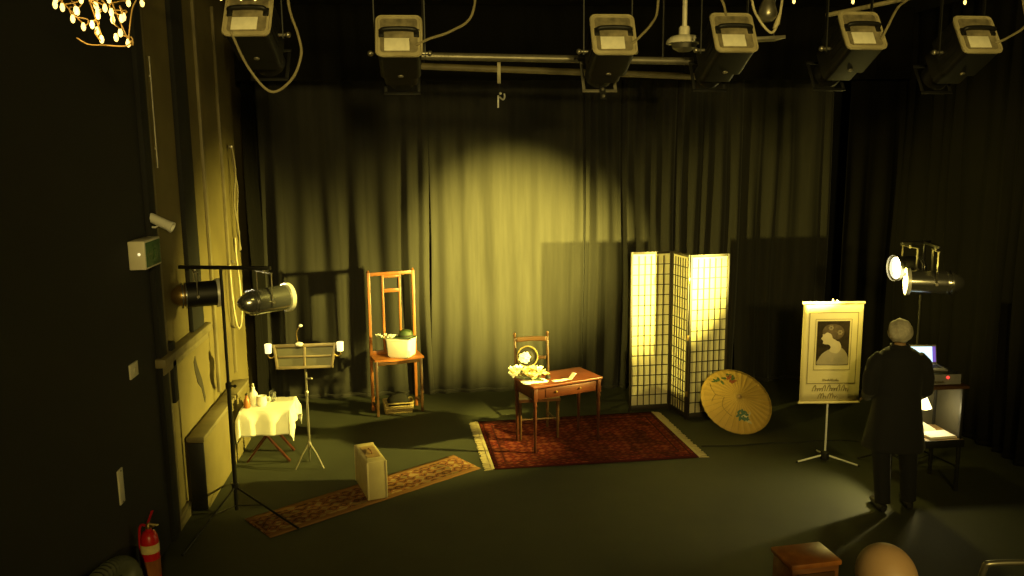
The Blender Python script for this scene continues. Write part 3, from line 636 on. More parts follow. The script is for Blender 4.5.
# ------------------------------------------------------------------ lamp stands and PAR cans
def par_can(label, loc, direction, metal, lens_m, yoke_top, ring='rim', rear='chrome', Rd=0.105, Ln=0.37, aim=None, power=0, cone=30):
    d = Vector(direction).normalized(); q = d.to_track_quat('Z', 'Y').to_matrix().to_4x4()
    o = thing('par_can_lamp', label, 'stage lamp', loc, 0, 'cylindrical stage lamps on the side stands')
    A = lambda p: (q @ Vector(p))
    # z runs from the rear (-) to the mouth (+)
    h = Ln / 2
    MB().lathe([(Rd * 0.80, -h * 0.55), (Rd * 0.97, -h * 0.50), (Rd, -h * 0.42), (Rd, h), (Rd - 0.004, h), (Rd - 0.004, -h * 0.42), (Rd * 0.78, -h * 0.5)], 36, q).build('barrel', metal, o)
    MB().lathe([(0, -h * 1.20), (Rd * 0.30, -h * 1.17), (Rd * 0.55, -h * 1.06), (Rd * 0.80, -h * 0.84), (Rd * 0.86, -h * 0.64), (Rd * 0.84, -h * 0.55), (0, -h * 0.55)], 36, q).build('rear_cap', rear, o)
    bd = MB()
    for z in (-h * 0.50, -h * 0.66): bd.lathe([(Rd * 0.9, z - 0.006), (Rd * 1.035, z - 0.005), (Rd * 1.035, z + 0.005), (Rd * 0.9, z + 0.006)], 36, q)
    bd.build('cooling_band', 'chrome', o)
    MB().lathe([(Rd, h - 0.012), (Rd + 0.016, h - 0.012), (Rd + 0.016, h + 0.022), (Rd + 0.012, h + 0.022), (Rd + 0.010, h - 0.002), (Rd, h - 0.002)], 36, q).build('front_ring', ring, o)
    MB().lathe([(0, h * 0.86), (Rd * 0.5, h * 0.84), (Rd * 0.93, h * 0.76), (Rd * 0.93, h * 0.6), (0, h * 0.6)], 32, q).build('lens', lens_m, o)
    # yoke: U of flat bar from the two sides up to the clamp
    sd = Vector((0, 0, 1)).cross(d).normalized()
    y = MB(); top = Vector(yoke_top) - Vector(loc)
    for s in (-1, 1):
        e = sd * s * (Rd + 0.012); y.bar(e - Vector((0, 0, 0.02)), e + Vector((0, 0, top.z - 0.02)), 0.005, 0.024)
    y.bar(sd * -(Rd + 0.014) + Vector((0, 0, top.z - 0.02)), sd * (Rd + 0.014) + Vector((0, 0, top.z - 0.02)), 0.024, 0.006)
    for s in (-1, 1): y.tube([sd * s * (Rd - 0.002), sd * s * (Rd + 0.035)], 0.013, 10)
    y.build('yoke', 'steel', o)
    MB().tube([Vector((0, 0, top.z - 0.03)), Vector((0, 0, top.z + 0.01))], 0.012, 10).build('clamp_bolt', 'steel', o)
    light('SPOT', 'lamp_beam', Vector(loc) + d * (Ln / 2 + 0.06), aim, power, WARM, 0.05, cone, 1.0)
    return o
SX, SY = -1.72, 7.12
def tripod(label, loc, top, legs, bar, barz, hubz=0.22, boom=None):
    o = thing('lamp_stand', label, 'lighting stand', (loc[0], loc[1], 0))
    MB().tube([(0, 0, 0.02), (0, 0, 1.15)], 0.018, 12).tube([(0, 0, 1.10), (0, 0, top)], 0.013, 12).lathe([(0.018, 0), (0.026, 0.006), (0.026, 0.05), (0.018, 0.056)], 12, Matrix.Translation((0, 0, 1.10))).build('pole', 'black_metal', o)
    MB().lathe([(0.018, 0), (0.03, 0.005), (0.03, 0.06), (0.018, 0.065)], 12, Matrix.Translation((0, 0, hubz))).build('hub', 'black_metal', o)
    for lx, ly in legs:
        l = MB().tube([(0, 0, hubz + 0.03), (lx, ly, 0.014)], 0.009, 8).tube([(0, 0, 0.06), (lx * 0.45, ly * 0.45, (hubz + 0.03) * 0.55 + 0.007)], 0.006, 6).build('leg', 'black_metal', o)
        MB().ball((lx, ly, 0.013), 0.013, 2).build('rubber_foot', 'black_metal', l)
    MB().bar((bar[0][0], bar[0][1], barz), (bar[1][0], bar[1][1], barz), 0.03, 0.03, 0.004).build('cross_bar', 'black_metal', o)
    if boom: MB().bar((*boom[0], barz), (*boom[1], barz), 0.028, 0.028, 0.004).build('boom_arm', 'black_metal', o)
    MB().tube([(0.013, -0.01, 1.13), (0.055, -0.03, 1.13)], 0.007, 8).ball((0.06, -0.032, 1.13), 0.015, 2).build('clamp_knob', 'black_metal', o)
    return o
tripod('tall black tripod lamp stand with cross bar in front of the left wall', (SX, SY), 2.14, [(0.58, -0.42), (-0.24, -0.78), (-0.18, 0.62)], ((-0.36, 0.10), (0.42, -0.10)), 2.13, 0.20)
L1p = Vector((-1.955, 7.12, 1.89)); L2p = Vector((-1.362, 7.06, 1.865))
par_can('black-bodied lamp at the left end of the bar, nearest the left wall', (-1.95, 7.20, 1.90), (0.90, 0.35, 0.0), 'black_case', 'lens', (-1.95, 7.20, 2.115), rear='tarnish', Ln=0.34, aim=(3.7, 8.1, 2.0), power=1600, cone=30)
par_can('polished silver lamp at the right end of the left stand bar', (-1.362, 7.05, 1.86), (0.76, 0.65, 0.0), 'chrome', 'lens', (-1.362, 7.05, 2.115), Ln=0.40, aim=(3.2, 9.9, 1.35), power=1200, cone=46)
tripod('black tripod lamp stand in the dark behind the person and trolley', (4.52, 7.36), 2.20, [(0.45, -0.02), (-0.36, 0.28), (0.1, 0.45)], ((-0.26, -0.065), (0.06, 0.015)), 2.18, 0.20, ((0, 0), (-0.10, -0.40)))
par_can('silver lamp on the right stand, above the equipment trolley, pointing left', (4.44, 7.05, 1.86), (-0.93, 0.36, 0.0), 'chrome', 'lens', (4.44, 7.05, 2.165), Ln=0.42, aim=(1.2, 10.4, 1.50), power=5600, cone=44)
par_can('dark lamp on the right stand with its glowing lens showing', (4.36, 7.32, 1.955), (-1, -0.02, 0.0), 'black_case', 'lens', (4.36, 7.32, 2.165), ring='black_case', rear='black_case', Ln=0.26, aim=(-1.55, 9.1, 0.80), power=5600, cone=46)

# ------------------------------------------------------------------ portrait banner
ba = thing('portrait_banner', 'cream hanging banner with a sepia portrait of a woman, on a silver stand', 'banner', (3.80, 7.60, 0))
MB().tube([(0.0, 0.02, 0.05), (0, 0.02, 1.62)], 0.010, 12).build('pole', 'rim', ba)
MB().lathe([(0, 0), (0.04, 0.0), (0.045, 0.02), (0.04, 0.07), (0.02, 0.085), (0, 0.085)], 18, Matrix.Translation((0, 0.02, 0.03))).build('hub', 'black_case', ba)
for lx, ly in ((-0.28, 0.02), (0.26, -0.15), (0.05, 0.30)):
    l = MB().tube([(0, 0.02, 0.075), (lx, ly, 0.012)], 0.009, 8).build('leg', 'rim', ba); MB().ball((lx, ly, 0.012), 0.012, 2).build('foot', 'black_case', l)
bt = R(-2.2)
bm_ = Matrix.Translation((0, 0.0, 1.10)) @ Matrix.Rotation(R(-5), 4, 'Z')
BW, BH = 0.575, 0.98
def put(mb): bmesh.ops.transform(mb.bm, matrix=bm_, verts=mb.bm.verts); return mb
put(MB().tube([(-BW / 2 - 0.01, 0, BH / 2), (BW / 2 + 0.01, 0, BH / 2)], 0.014, 12)).build('top_bar', 'banner', ba)
put(MB().tube([(-BW / 2 - 0.01, 0, -BH / 2), (BW / 2 + 0.01, 0, -BH / 2)], 0.012, 12)).build('bottom_bar', 'banner', ba)
put(MB().ball((0.03, 0, BH / 2 + 0.018), 0.012, 2)).build('hook', 'white', ba)
sh = put(MB().quads(lambda i, j: (-BW / 2 + BW * i / 12, 0.004 * math.cos(i * 0.8) * (j / 10) * (1 - j / 10), -BH / 2 + BH * j / 10), 12, 10)).build('sheet', 'banner', ba, solid=0.002)
XZ = Matrix(((1, 0, 0, 0), (0, 0, -1, -0.004), (0, 1, 0, 0), (0, 0, 0, 1)))   # polygon XY -> sheet face XZ, thickness towards the viewer
def face(pts, lift=0.0): return put(MB().prism(pts, 0.0012, Matrix.Translation((0, -lift, 0)) @ XZ))
def rect(x0, z0, x1, z1): return [(x0, z0), (x1, z0), (x1, z1), (x0, z1)]
def frame_lines(x0, z0, x1, z1, w):
    q = MB()
    for r_ in (rect(x0, z0, x1, z0 + w), rect(x0, z1 - w, x1, z1), rect(x0, z0, x0 + w, z1), rect(x1 - w, z0, x1, z1)): q.prism(r_, 0.0012, XZ)
    return put(q)
frame_lines(-0.225, -0.30, 0.245, 0.40, 0.006).build('border_line', 'banner_ink', sh, smooth=False)
frame_lines(-0.165, -0.165, 0.185, 0.335, 0.004).build('border_line', 'banner_ink', sh, smooth=False)
PX0, PX1, PZ0, PZ1 = -0.145, 0.165, -0.115, 0.315
face(rect(PX0, PZ0, PX1, PZ1)).build('portrait_ground', 'photo_dark', sh, smooth=False)
def smooth_poly(pts, n=5):
    P = [Vector((x, y, 0)) for x, y in pts]; K = len(P); out = []
    for i in range(K):
        a, b, c, d = P[i - 1], P[i], P[(i + 1) % K], P[(i + 2) % K]
        for k in range(n):
            t = k / n; v = 0.5 * ((2 * b) + (c - a) * t + (2 * a - 5 * b + 4 * c - d) * t * t + (3 * b - a - 3 * c + d) * t ** 3); out.append((min(max(v.x, PX0 + 0.003), PX1 - 0.003), min(max(v.y, PZ0 + 0.003), PZ1 - 0.003)))
    return out
face(smooth_poly([(-0.135, -0.11), (-0.125, -0.06), (-0.095, -0.01), (-0.05, 0.025), (-0.02, 0.04), (0.055, 0.075), (0.09, 0.055), (0.13, 0.02), (0.155, -0.03), (0.16, -0.11)]), 0.0012).build('portrait_dress', 'photo_dress', sh, smooth=False)
face(smooth_poly([(-0.02, 0.02), (-0.01, 0.06), (-0.03, 0.085), (-0.065, 0.09), (-0.088, 0.10), (-0.085, 0.122), (-0.105, 0.145), (-0.092, 0.165), (-0.09, 0.195), (-0.06, 0.215), (-0.01, 0.20), (0.01, 0.155), (0.04, 0.125), (0.075, 0.105), (0.09, 0.05), (0.05, 0.0)]), 0.0022).build('portrait_profile', 'photo_pale', sh, smooth=False)
face(smooth_poly([(-0.085, 0.185), (-0.095, 0.22), (-0.07, 0.265), (-0.01, 0.285), (0.06, 0.275), (0.105, 0.235), (0.11, 0.185), (0.075, 0.145), (0.03, 0.135), (0.005, 0.15), (-0.01, 0.185), (-0.05, 0.205)]), 0.0032).build('portrait_hair', 'photo_hair', sh, smooth=False)
for cx, cz in ((0.072, 0.205), (-0.015, 0.25)):
    q = MB()
    for k in range(6):
        a = 2 * PI * k / 6; q.prism([(cx + 0.016 * math.cos(a) + 0.010 * math.cos(t_), cz + 0.016 * math.sin(a) + 0.010 * math.sin(t_)) for t_ in [2 * PI * j / 8 for j in range(8)]], 0.0008, Matrix.Translation((0, -0.0042, 0)) @ XZ)
    put(q).build('portrait_hair_flower', 'photo_bloom', sh, smooth=False)
# three lines of flowing handwriting-like lettering too small to read
def scrawl(x0, x1, z, h, seed, r):
    g = random.Random(seed); q = MB(); x = x0
    while x < x1 - 0.02:
        w_ = min(g.uniform(0.06, 0.12), x1 - x); n = max(int(w_ / (h * 0.34)), 2); pts = []
        for k in range(n * 8 + 1):
            t_ = k / (n * 8); i_ = min(int(t_ * n), n - 1); hh = h if (i_ == 0 or (i_ * 7 + seed) % 5 == 0) else h * 0.5
            a_ = 2 * PI * t_ * n; zz = hh * (0.5 - 0.5 * math.cos(a_)); pts.append((x + w_ * t_ - h * 0.10 * math.sin(a_) + 0.25 * zz, -0.0052, z + zz))
        q.tube(pts, r, 4); x += w_ + h * 0.35
    return put(q)
scrawl(-0.075, 0.085, -0.275, 0.022, 1, 0.0018).build('small_lettering', 'banner_ink', sh, smooth=False)
scrawl(-0.165, 0.185, -0.375, 0.062, 2, 0.0030).build('lettering', 'banner_ink', sh, smooth=False)
scrawl(-0.11, 0.095, -0.45, 0.055, 3, 0.0030).build('lettering', 'banner_ink', sh, smooth=False)

# ------------------------------------------------------------------ people
def skin_mesh(V, E, sub=2, root=0):
    """V = list of (x,y,z,rx,ry); E = edges -> bmesh of a skinned, subdivided surface"""
    me = bpy.data.meshes.new('skel'); me.from_pydata([v[:3] for v in V], E, []); o = bpy.data.objects.new('skel', me); COL.objects.link(o)
    o.modifiers.new('s', 'SKIN')
    for i, v in enumerate(V):
        sv = me.skin_vertices[0].data[i]; sv.radius = (v[3], v[4] if len(v) > 4 else v[3]); sv.use_root = (i == root)
    ss = o.modifiers.new('d', 'SUBSURF'); ss.levels = ss.render_levels = sub
    dg = bpy.context.evaluated_depsgraph_get(); ev = o.evaluated_get(dg); out = bpy.data.meshes.new_from_object(ev)
    bpy.data.objects.remove(o); bm = bmesh.new(); bm.from_mesh(out); bpy.data.meshes.remove(out); return bm
def fuse(mb, voxel, smooth_it=3):
    me = bpy.data.meshes.new('f'); mb.bm.to_mesh(me); mb.bm.free(); o = bpy.data.objects.new('f', me); COL.objects.link(o)
    r_ = o.modifiers.new('r', 'REMESH'); r_.mode = 'VOXEL'; r_.voxel_size = voxel
    s = o.modifiers.new('sm', 'SMOOTH'); s.factor = 0.5; s.iterations = smooth_it
    dg = bpy.context.evaluated_depsgraph_get(); out = bpy.data.meshes.new_from_object(o.evaluated_get(dg)); bpy.data.objects.remove(o)
    q = MB(); q.bm.from_mesh(out); bpy.data.meshes.remove(out); return q
def hand_chain(V, E, wi, d, pal, curl=0.5, thumb_side=1):
    """adds palm, four unequal bent fingers and a side thumb after wrist index wi; d = pointing direction, pal = palm normal"""
    w = Vector(V[wi][:3]); d = Vector(d).normalized(); pal = Vector(pal).normalized(); sd = d.cross(pal).normalized() * thumb_side
    def add(p, r, to): V.append((*p, r, r)); E.append((to, len(V) - 1)); return len(V) - 1
    palm = add(w + d * 0.045, 0.022, wi)
    for k, (o_, ln) in enumerate(((0.026, 0.068), (0.009, 0.078), (-0.009, 0.072), (-0.026, 0.056))):
        kn = add(w + d * 0.085 + sd * o_, 0.011, palm); p = w + d * 0.085 + sd * o_; dd = d.copy()
        for seg, r in ((0.45, 0.0088), (0.30, 0.0082), (0.25, 0.0072)):
            dd = (dd + pal * curl * (0.5 + 0.1 * k)).normalized(); p = p + dd * ln * seg; kn = add(p, r, kn)
    t0 = w + d * 0.025 + sd * 0.024; i = add(t0, 0.013, wi); t1 = t0 + (d * 0.6 + sd * 0.65 + pal * 0.35).normalized() * 0.035; i = add(t1, 0.0105, i)
    t2 = t1 + (d * 0.9 + sd * 0.15 + pal * 0.4).normalized() * 0.028; add(t2, 0.009, i)
def head_detail(mb, c, s=1.0, yawm=None):
    """face on a head centred at c facing +Y"""
    m = Matrix.Translation(c) @ (yawm or Matrix())
    def bl(p, r, sc_): 
        t_ = bmesh.new(); bmesh.ops.create_icosphere(t_, subdivisions=3, radius=r * s); mb._add(t_, m @ Matrix.Translation(Vector(p) * s) @ Matrix.Diagonal((*sc_, 1)))
    bl((0, -0.008, 0.035), 0.086, (0.88, 1.08, 1.0))       # cranium
    bl((0, 0.030, -0.035), 0.062, (0.92, 0.95, 1.15))      # face and jaw
    bl((0, 0.060, -0.088), 0.026, (1.1, 0.9, 0.8))         # chin
    bl((0, 0.096, -0.025), 0.014, (0.85, 1.1, 1.2)); bl((0, 0.090, 0.0), 0.010, (0.8, 0.9, 1.8))   # nose
    bl((0, 0.083, -0.058), 0.014, (1.5, 0.5, 0.5))         # lips
    for sx in (-1, 1):
        bl((sx * 0.031, 0.076, 0.004), 0.012, (1.15, 0.6, 0.8))   # lids and eyes
        bl((sx * 0.033, 0.072, 0.022), 0.012, (1.6, 0.6, 0.5))    # brow
        bl((sx * 0.079, -0.004, -0.01), 0.024, (0.35, 0.75, 1.3)) # ears
        bl((sx * 0.045, 0.055, -0.030), 0.022, (1, 0.8, 0.9))     # cheeks

pe = thing('person', 'standing person in a long black coat with grey hair, seen from behind by the trolley', 'person', (3.845, 6.50, 0), R(-14))
V = [(0, 0, .86, .125, .10), (0, -.005, 1.02, .115, .09), (0, 0, 1.20, .135, .10), (0, .005, 1.31, .10, .08), (0, .015, 1.40, .052, .052), (0, .03, 1.47, .055, .06)]
E = [(0, 1), (1, 2), (2, 3), (3, 4), (4, 5)]
def chain(parent, pts):
    i = parent
    for p in pts: V.append(p); E.append((i, len(V) - 1)); i = len(V) - 1
    return i
wl = chain(3, [(-.165, .0, 1.31, .058, .058), (-.215, -.02, 1.06, .042, .042), (-.20, .17, .94, .028, .028)])
wr = chain(3, [(.165, .0, 1.31, .058, .058), (.215, .02, 1.06, .042, .042), (.20, .22, .97, .028, .028)])
hand_chain(V, E, wl, (0.15, 0.9, -0.25), (0.3, -0.1, -1), 0.45, 1); hand_chain(V, E, wr, (-0.1, 1, 0.0), (-0.2, 0, -1), 0.35, -1)
chain(0, [(-.09, 0, .80, .085, .085), (-.085, .03, .45, .055, .058), (-.075, -.05, .09, .038, .042), (-.085, .07, .045, .036, .03), (-.09, .12, .035, .03, .022)])
chain(0, [(.09, 0, .80, .085, .085), (.135, .05, .45, .055, .058), (.16, .05, .09, .038, .042), (.175, .17, .045, .036, .03), (.18, .22, .035, .03, .022)])
mb = MB(); mb.bm.free(); mb.bm = skin_mesh(V, E); head_detail(mb, (0.0, 0.03, 1.525), 0.97, Matrix.Rotation(R(-25), 4, 'Z'))
fuse(mb, 0.008).build('body', 'skin', pe)
def ell(cx, cy, z, rx, ry, n=28, w=0.0, ph=0.0): return [(cx + rx * math.cos(a) * (1 + w * math.sin(5 * a + ph)), cy + ry * math.sin(a) * (1 + w * math.sin(5 * a + ph)), z) for a in [2 * PI * k / n for k in range(n)]]
co = MB().loft([ell(0, .01, 1.425, .075, .07), ell(0, .005, 1.40, .125, .09), ell(0, 0, 1.34, .195, .125), ell(0, 0, 1.20, .195, .135), ell(0, 0, 1.02, .185, .130), ell(0, 0, .85, .205, .150), ell(0.0, 0, .70, .23, .165, w=.03), ell(0.0, 0, .55, .255, .175, w=.05)])
for s, ey, wy, wz in ((-1, -.02, .17, .94), (1, .02, .22, .97)):
    co.tube([(s * .13, 0, 1.335), (s * .185, 0, 1.28), (s * .222, ey * .6, 1.16), (s * .228, ey, 1.05), (s * .215, wy * .5, .995), (s * .203, wy * .92, wz + .008)], [.07, .074, .066, .060, .052, .046], 18)
ctm = fuse(co, 0.011, 5).build('coat', 'black_coat', pe)
MB().loft([ell(0, .015, 1.395, .085, .08), ell(0, .012, 1.44, .078, .074), ell(0, .012, 1.445, .064, .062), ell(0, .015, 1.40, .066, .064)], caps=False).build('collar', 'black_coat', ctm)
for s, k, a in ((-1, (-.085, .03, .45), (-.075, -.05, .09)), (1, (.135, .05, .45), (.16, .05, .09))):
    MB().tube([(s * .09, 0, .78), (s * .10, .015, .65), k, ((k[0] + a[0]) / 2, (k[1] + a[1]) / 2, .27), (a[0], a[1], .075)], [.098, .092, .074, .068, .062], 18).build('trouser_leg', 'trouser', pe)
    so = MB(); hx, hy = a[0], a[1]
    so.loft([[(hx + s * .02 * t_ + w_ * math.cos(b_), hy - .045 + .25 * t_, .042 + h_ * math.sin(b_)) for b_ in [2 * PI * k_ / 14 for k_ in range(14)]] for t_, w_, h_ in ((0, .020, .030), (.08, .036, .042), (.35, .040, .042), (.7, .048, .036), (.92, .040, .028), (1, .016, .016))])
    so.build('shoe', 'shoe', pe)
hm_ = Matrix.Translation((0.0, 0.03, 1.525)) @ Matrix.Rotation(R(-25), 4, 'Z')
hr = MB(); t_ = bmesh.new(); bmesh.ops.create_icosphere(t_, subdivisions=4, radius=0.1)
for v in list(t_.verts):
    if v.co.y > 0.035 and v.co.z < 0.052 or v.co.z < -0.085: t_.verts.remove(v)
for v in t_.verts:
    v.co += v.co.normalized() * 0.0035 * (math.sin(90 * v.co.x + 30 * v.co.z) + math.sin(70 * v.co.y - 50 * v.co.z))
hr._add(t_, hm_ @ Matrix.Translation((0, -0.012, 0.025)) @ Matrix.Diagonal((0.90, 1.06, 0.98, 1)))
hr.build('hair', 'grey_hair', pe, solid=0.010)

# seated audience member, only the crown of the head reaches into the picture
pb = thing('person', 'seated audience member with a bald head, crown showing at the bottom edge', 'person', (1.285, 2.12, 0.59), R(0))
V = [(0, 0, .50, .15, .12), (0, -.02, .68, .14, .11), (0, 0, .88, .155, .12), (0, .01, .99, .11, .09), (0, .03, 1.09, .058, .058), (0, .05, 1.15, .058, .06)]
E = [(0, 1), (1, 2), (2, 3), (3, 4), (4, 5)]
a1 = chain(3, [(-.19, 0, .98, .06, .06), (-.235, .02, .72, .046, .046), (-.14, .22, .62, .03, .03)]); a2 = chain(3, [(.19, 0, .98, .06, .06), (.235, .02, .72, .046, .046), (.14, .22, .62, .03, .03)])
hand_chain(V, E, a1, (0.3, 1, -0.2), (0, 0, -1), 0.3, 1); hand_chain(V, E, a2, (-0.3, 1, -0.2), (0, 0, -1), 0.3, -1)
chain(0, [(-.10, .03, .50, .09, .09), (-.13, .42, .50, .065, .065), (-.13, .42, .10, .045, .045), (-.135, .55, .045, .035, .028)])
chain(0, [(.10, .03, .50, .09, .09), (.13, .42, .50, .065, .065), (.13, .42, .10, .045, .045), (.135, .55, .045, .035, .028)])
mb = MB(); mb.bm.free(); mb.bm = skin_mesh(V, E); head_detail(mb, (0.0, 0.055, 1.235), 1.08)
fuse(mb, 0.009).build('body', 'skin', pb)
jm = MB().loft([ell(0, .03, 1.125, .07, .072), ell(0, .02, 1.085, .10, .092), ell(0, .01, 1.045, .185, .12), ell(0, 0, .95, .23, .145), ell(0, 0, .75, .20, .15), ell(0, 0, .50, .20, .16), ell(0, 0, .42, .20, .16)])
for s in (-1, 1): jm.tube([(s * .15, 0, .995), (s * .205, 0, .965), (s * .243, .02, .74), (s * .235, .06, .70), (s * .145, .215, .622)], [.075, .078, .062, .06, .044], 16)
fuse(jm, 0.012, 4).build('jumper', 'black_coat', pb)
for s in (-1, 1): MB().tube([(s * .10, .0, .50), (s * .13, .42, .50), (s * .13, .435, .46), (s * .13, .425, .10)], [.115, .088, .085, .062], 16).build('trouser_leg', 'trouser', pb)
for s in (-1, 1): MB().loft([[(s * .134 + w_ * math.cos(b_), .38 + .26 * t_, .042 + h_ * math.sin(b_)) for b_ in [2 * PI * k_ / 14 for k_ in range(14)]] for t_, w_, h_ in ((0, .02, .03), (.1, .04, .042), (.6, .05, .04), (.92, .04, .028), (1, .016, .016))]).build('shoe', 'shoe', pb)
# chair under the audience member, out of the picture
def tube_chair(label, loc, rz):
    c = thing('stacking_chair', label, 'chair', loc, rz)
    MB().tube(bez([(-.20, -.22, .0), (-.20, -.22, .42), (-.20, -.235, .60), (-.195, -.26, .78), (-.15, -.27, .82), (.15, -.27, .82), (.195, -.26, .78), (.20, -.235, .60), (.20, -.22, .42), (.20, -.22, .0)], 5), 0.0125, 10).build('back_frame', 'steel', c)
    for s in (-1, 1): MB().tube([(s * .20, .20, 0), (s * .20, .20, .40), (s * .20, -.21, .40)], 0.011, 10).build('side_frame', 'steel', c)
    MB().box((0, -.01, .42), (.40, .42, .03), bev=.012, seg=3).build('seat', 'black_case', c)
    MB().quads(lambda i, j: (-.185 + .37 * i / 8, -.252 - .02 * math.cos((i / 8 - .5) * PI), .56 + .15 * j / 4), 8, 4).build('backrest', 'black_case', c, solid=.014)
    return c
tube_chair('metal-framed chair with a curved tube back at the bottom right corner', (2.45, 3.27, 0.58), R(-8))
tube_chair('metal-framed chair under the seated bald audience member at the bottom edge', (1.285, 2.08, 0.58), 0)
# wooden pedestal box at the bottom edge
wb = thing('wooden_box', 'tall reddish-brown wooden box with two bright brass knobs at the bottom edge', 'box', (1.44, 3.0, 0.565), R(6))
MB().box((0, 0, 0.46), (0.20, 0.15, 0.92), bev=0.006).build('body', 'wood_brown', wb)
MB().box((0, 0, 0.928), (0.215, 0.165, 0.022), bev=0.006).build('top_board', 'wood_orange', wb)
for s in (-1, 1): MB().ball((s * 0.05, -0.086, 0.86), 0.017, 2).build('knob', 'chrome', wb)
MB().box((0, -0.077, 0.86), (0.16, 0.008, 0.07), bev=0.003).build('front_panel', 'wood_dark', wb)

# ------------------------------------------------------------------ equipment trolley at the right
tq = thing('equipment_trolley', 'dark equipment trolley with lit lower shelf at the far right of the stage', 'trolley', (4.43, 7.00, 0))
for x in (-0.20, 0.20):
    for y in (-0.20, 0.20): MB().box((x, y, 0.48), (0.028, 0.028, 0.96), bev=0.003).build('post', 'black_case', tq)
MB().box((0, 0, 0.965), (0.48, 0.46, 0.025), bev=0.004).build('top_shelf', 'wood_dark', tq)
MB().box((0, 0, 0.475), (0.46, 0.44, 0.03), bev=0.004).build('lower_shelf', 'wood_pale', tq)
MB().box((0.215, 0, 0.72), (0.01, 0.38, 0.46)).build('side_panel', 'trolley_board', tq)
MB().box((0, 0.20, 0.72), (0.40, 0.01, 0.46)).build('back_panel', 'trolley_board', tq)
MB().box((0, -0.2265, 0.455), (0.46, 0.013, 0.07), bev=0.003).build('shelf_lip', 'black_case', tq)
dl = thing('desk_lamp', 'small cone-shaded lamp glowing on the lower shelf of the trolley', 'lamp', (4.43, 7.08, 0.491))
MB().lathe([(0, 0), (0.055, 0), (0.055, 0.012), (0.012, 0.02), (0.008, 0.03), (0.008, 0.20), (0, 0.20)], 18).build('base', 'black_case', dl)
MB().lathe([(0.03, 0.33), (0.085, 0.21), (0.082, 0.208), (0.027, 0.33)], 22).build('lamp_shade', 'lampshade', dl)
MB().ball((0, 0, 0.225), 0.025, 2).build('bulb', 'lens_dim', dl)
pp = thing('paper_pad', 'stack of white paper leaning under the lamp on the trolley', 'paper', (4.47, 6.88, 0.4915), R(5))
MB().box((0, 0, 0.012), (0.25, 0.16, 0.022), bev=0.002).build('pages', 'paper', pp)
sn = thing('script_sheet', 'white script sheet propped upright against the lamp on the trolley', 'paper', (4.43, 7.0, 0.4915), R(-12))
MB().prism([(-0.09, 0), (0.11, 0), (0.085, 0.03), (-0.09, 0.135)], 0.003, Matrix.Rotation(R(80), 4, 'X')).build('sheet', 'paper', sn, smooth=False)
am = thing('sound_mixer', 'black sound unit with a red power light on top of the trolley', 'sound unit', (4.46, 6.98, 0.979))
MB().box((0, 0, 0.055), (0.30, 0.34, 0.10), bev=0.006).build('body', 'black_case', am)
MB().box((0, -0.172, 0.055), (0.29, 0.006, 0.09), bev=0.002).build('front_panel', 'plastic_grey', am)
tag(MB().ball((0.02, -0.178, 0.075), 0.013, 2).build('power_light', 'led', am), 'glowing red power light')
kb = MB()
for k in range(4): kb.lathe([(0, 0.014), (0.010, 0.013), (0.012, 0), (0, 0)], 12, Matrix.Translation((-0.11 + 0.028 * k, -0.175, 0.035)) @ Matrix.Rotation(R(90), 4, 'X'))
kb.build('knobs', 'steel', am)
lc = thing('laptop_computer', 'open laptop with a glowing blue-white screen on the black sound unit', 'laptop', (4.37, 7.02, 1.0865), R(-6))
MB().box((0.02, -0.02, 0.009), (0.30, 0.21, 0.017), bev=0.004).build('base', 'plastic_grey', lc)
kk = MB()
for i in range(10):
    for j in range(4): kk.box((-0.10 + 0.026 * i, -0.055 + 0.026 * j, 0.0185), (0.021, 0.021, 0.003))
kk.build('keyboard', 'black_case', lc, smooth=False)
lm = Matrix.Translation((0.02, 0.085, 0.017)) @ Matrix.Rotation(R(-12), 4, 'X')
li = MB().box((0, 0, 0.085), (0.30, 0.010, 0.17), bev=0.003); bmesh.ops.transform(li.bm, matrix=lm, verts=li.bm.verts); lid_ = li.build('lid', 'plastic_grey', lc)
li = MB().box((-0.012, -0.006, 0.085), (0.245, 0.002, 0.14)); bmesh.ops.transform(li.bm, matrix=lm, verts=li.bm.verts); tag(li.build('screen', 'screen_white', lid_, smooth=False), 'glowing blue-white screen')
li = MB().box((0.126, -0.006, 0.085), (0.030, 0.002, 0.14)); bmesh.ops.transform(li.bm, matrix=lm, verts=li.bm.verts); tag(li.build('screen_sidebar', 'screen_violet', lid_, smooth=False), 'violet strip at the right of the screen')

# ------------------------------------------------------------------ left wall fittings
ex = thing('exit_sign', 'white box exit sign with a green face on the dark left wall', 'exit sign', (-2.12, 6.36, 2.355))
MB().box((0.0575, 0, 0), (0.115, 0.36, 0.205), bev=0.008, seg=3).build('housing', 'cream_plastic', ex)
gf = MB().box((0.1165, 0, 0), (0.004, 0.32, 0.175), bev=0.001).build('face', 'green_sign', ex)
k = MB()   # running figure, arrow and doorway
k.box((0.1195, 0.085, 0), (0.002, 0.008, 0.12)).box((0.1195, 0.135, 0), (0.002, 0.008, 0.12)).box((0.1195, 0.11, 0.06), (0.002, 0.058, 0.008))
k.ball((0.1195, 0.025, 0.048), 0.011, 2, (0.1, 1, 1))
for a, b in (((0.03, 0.032), (0.015, -0.01)), ((0.015, -0.01), (0.035, -0.03)), ((0.035, -0.03), (0.03, -0.058)), ((0.015, -0.01), (-0.005, -0.035)), ((-0.005, -0.035), (-0.03, -0.038)), ((0.028, 0.028), (0.05, 0.01)), ((0.028, 0.028), (0.0, 0.018))):
    k.bar((0.1195, a[0], a[1]), (0.1195, b[0], b[1]), 0.010, 0.010)
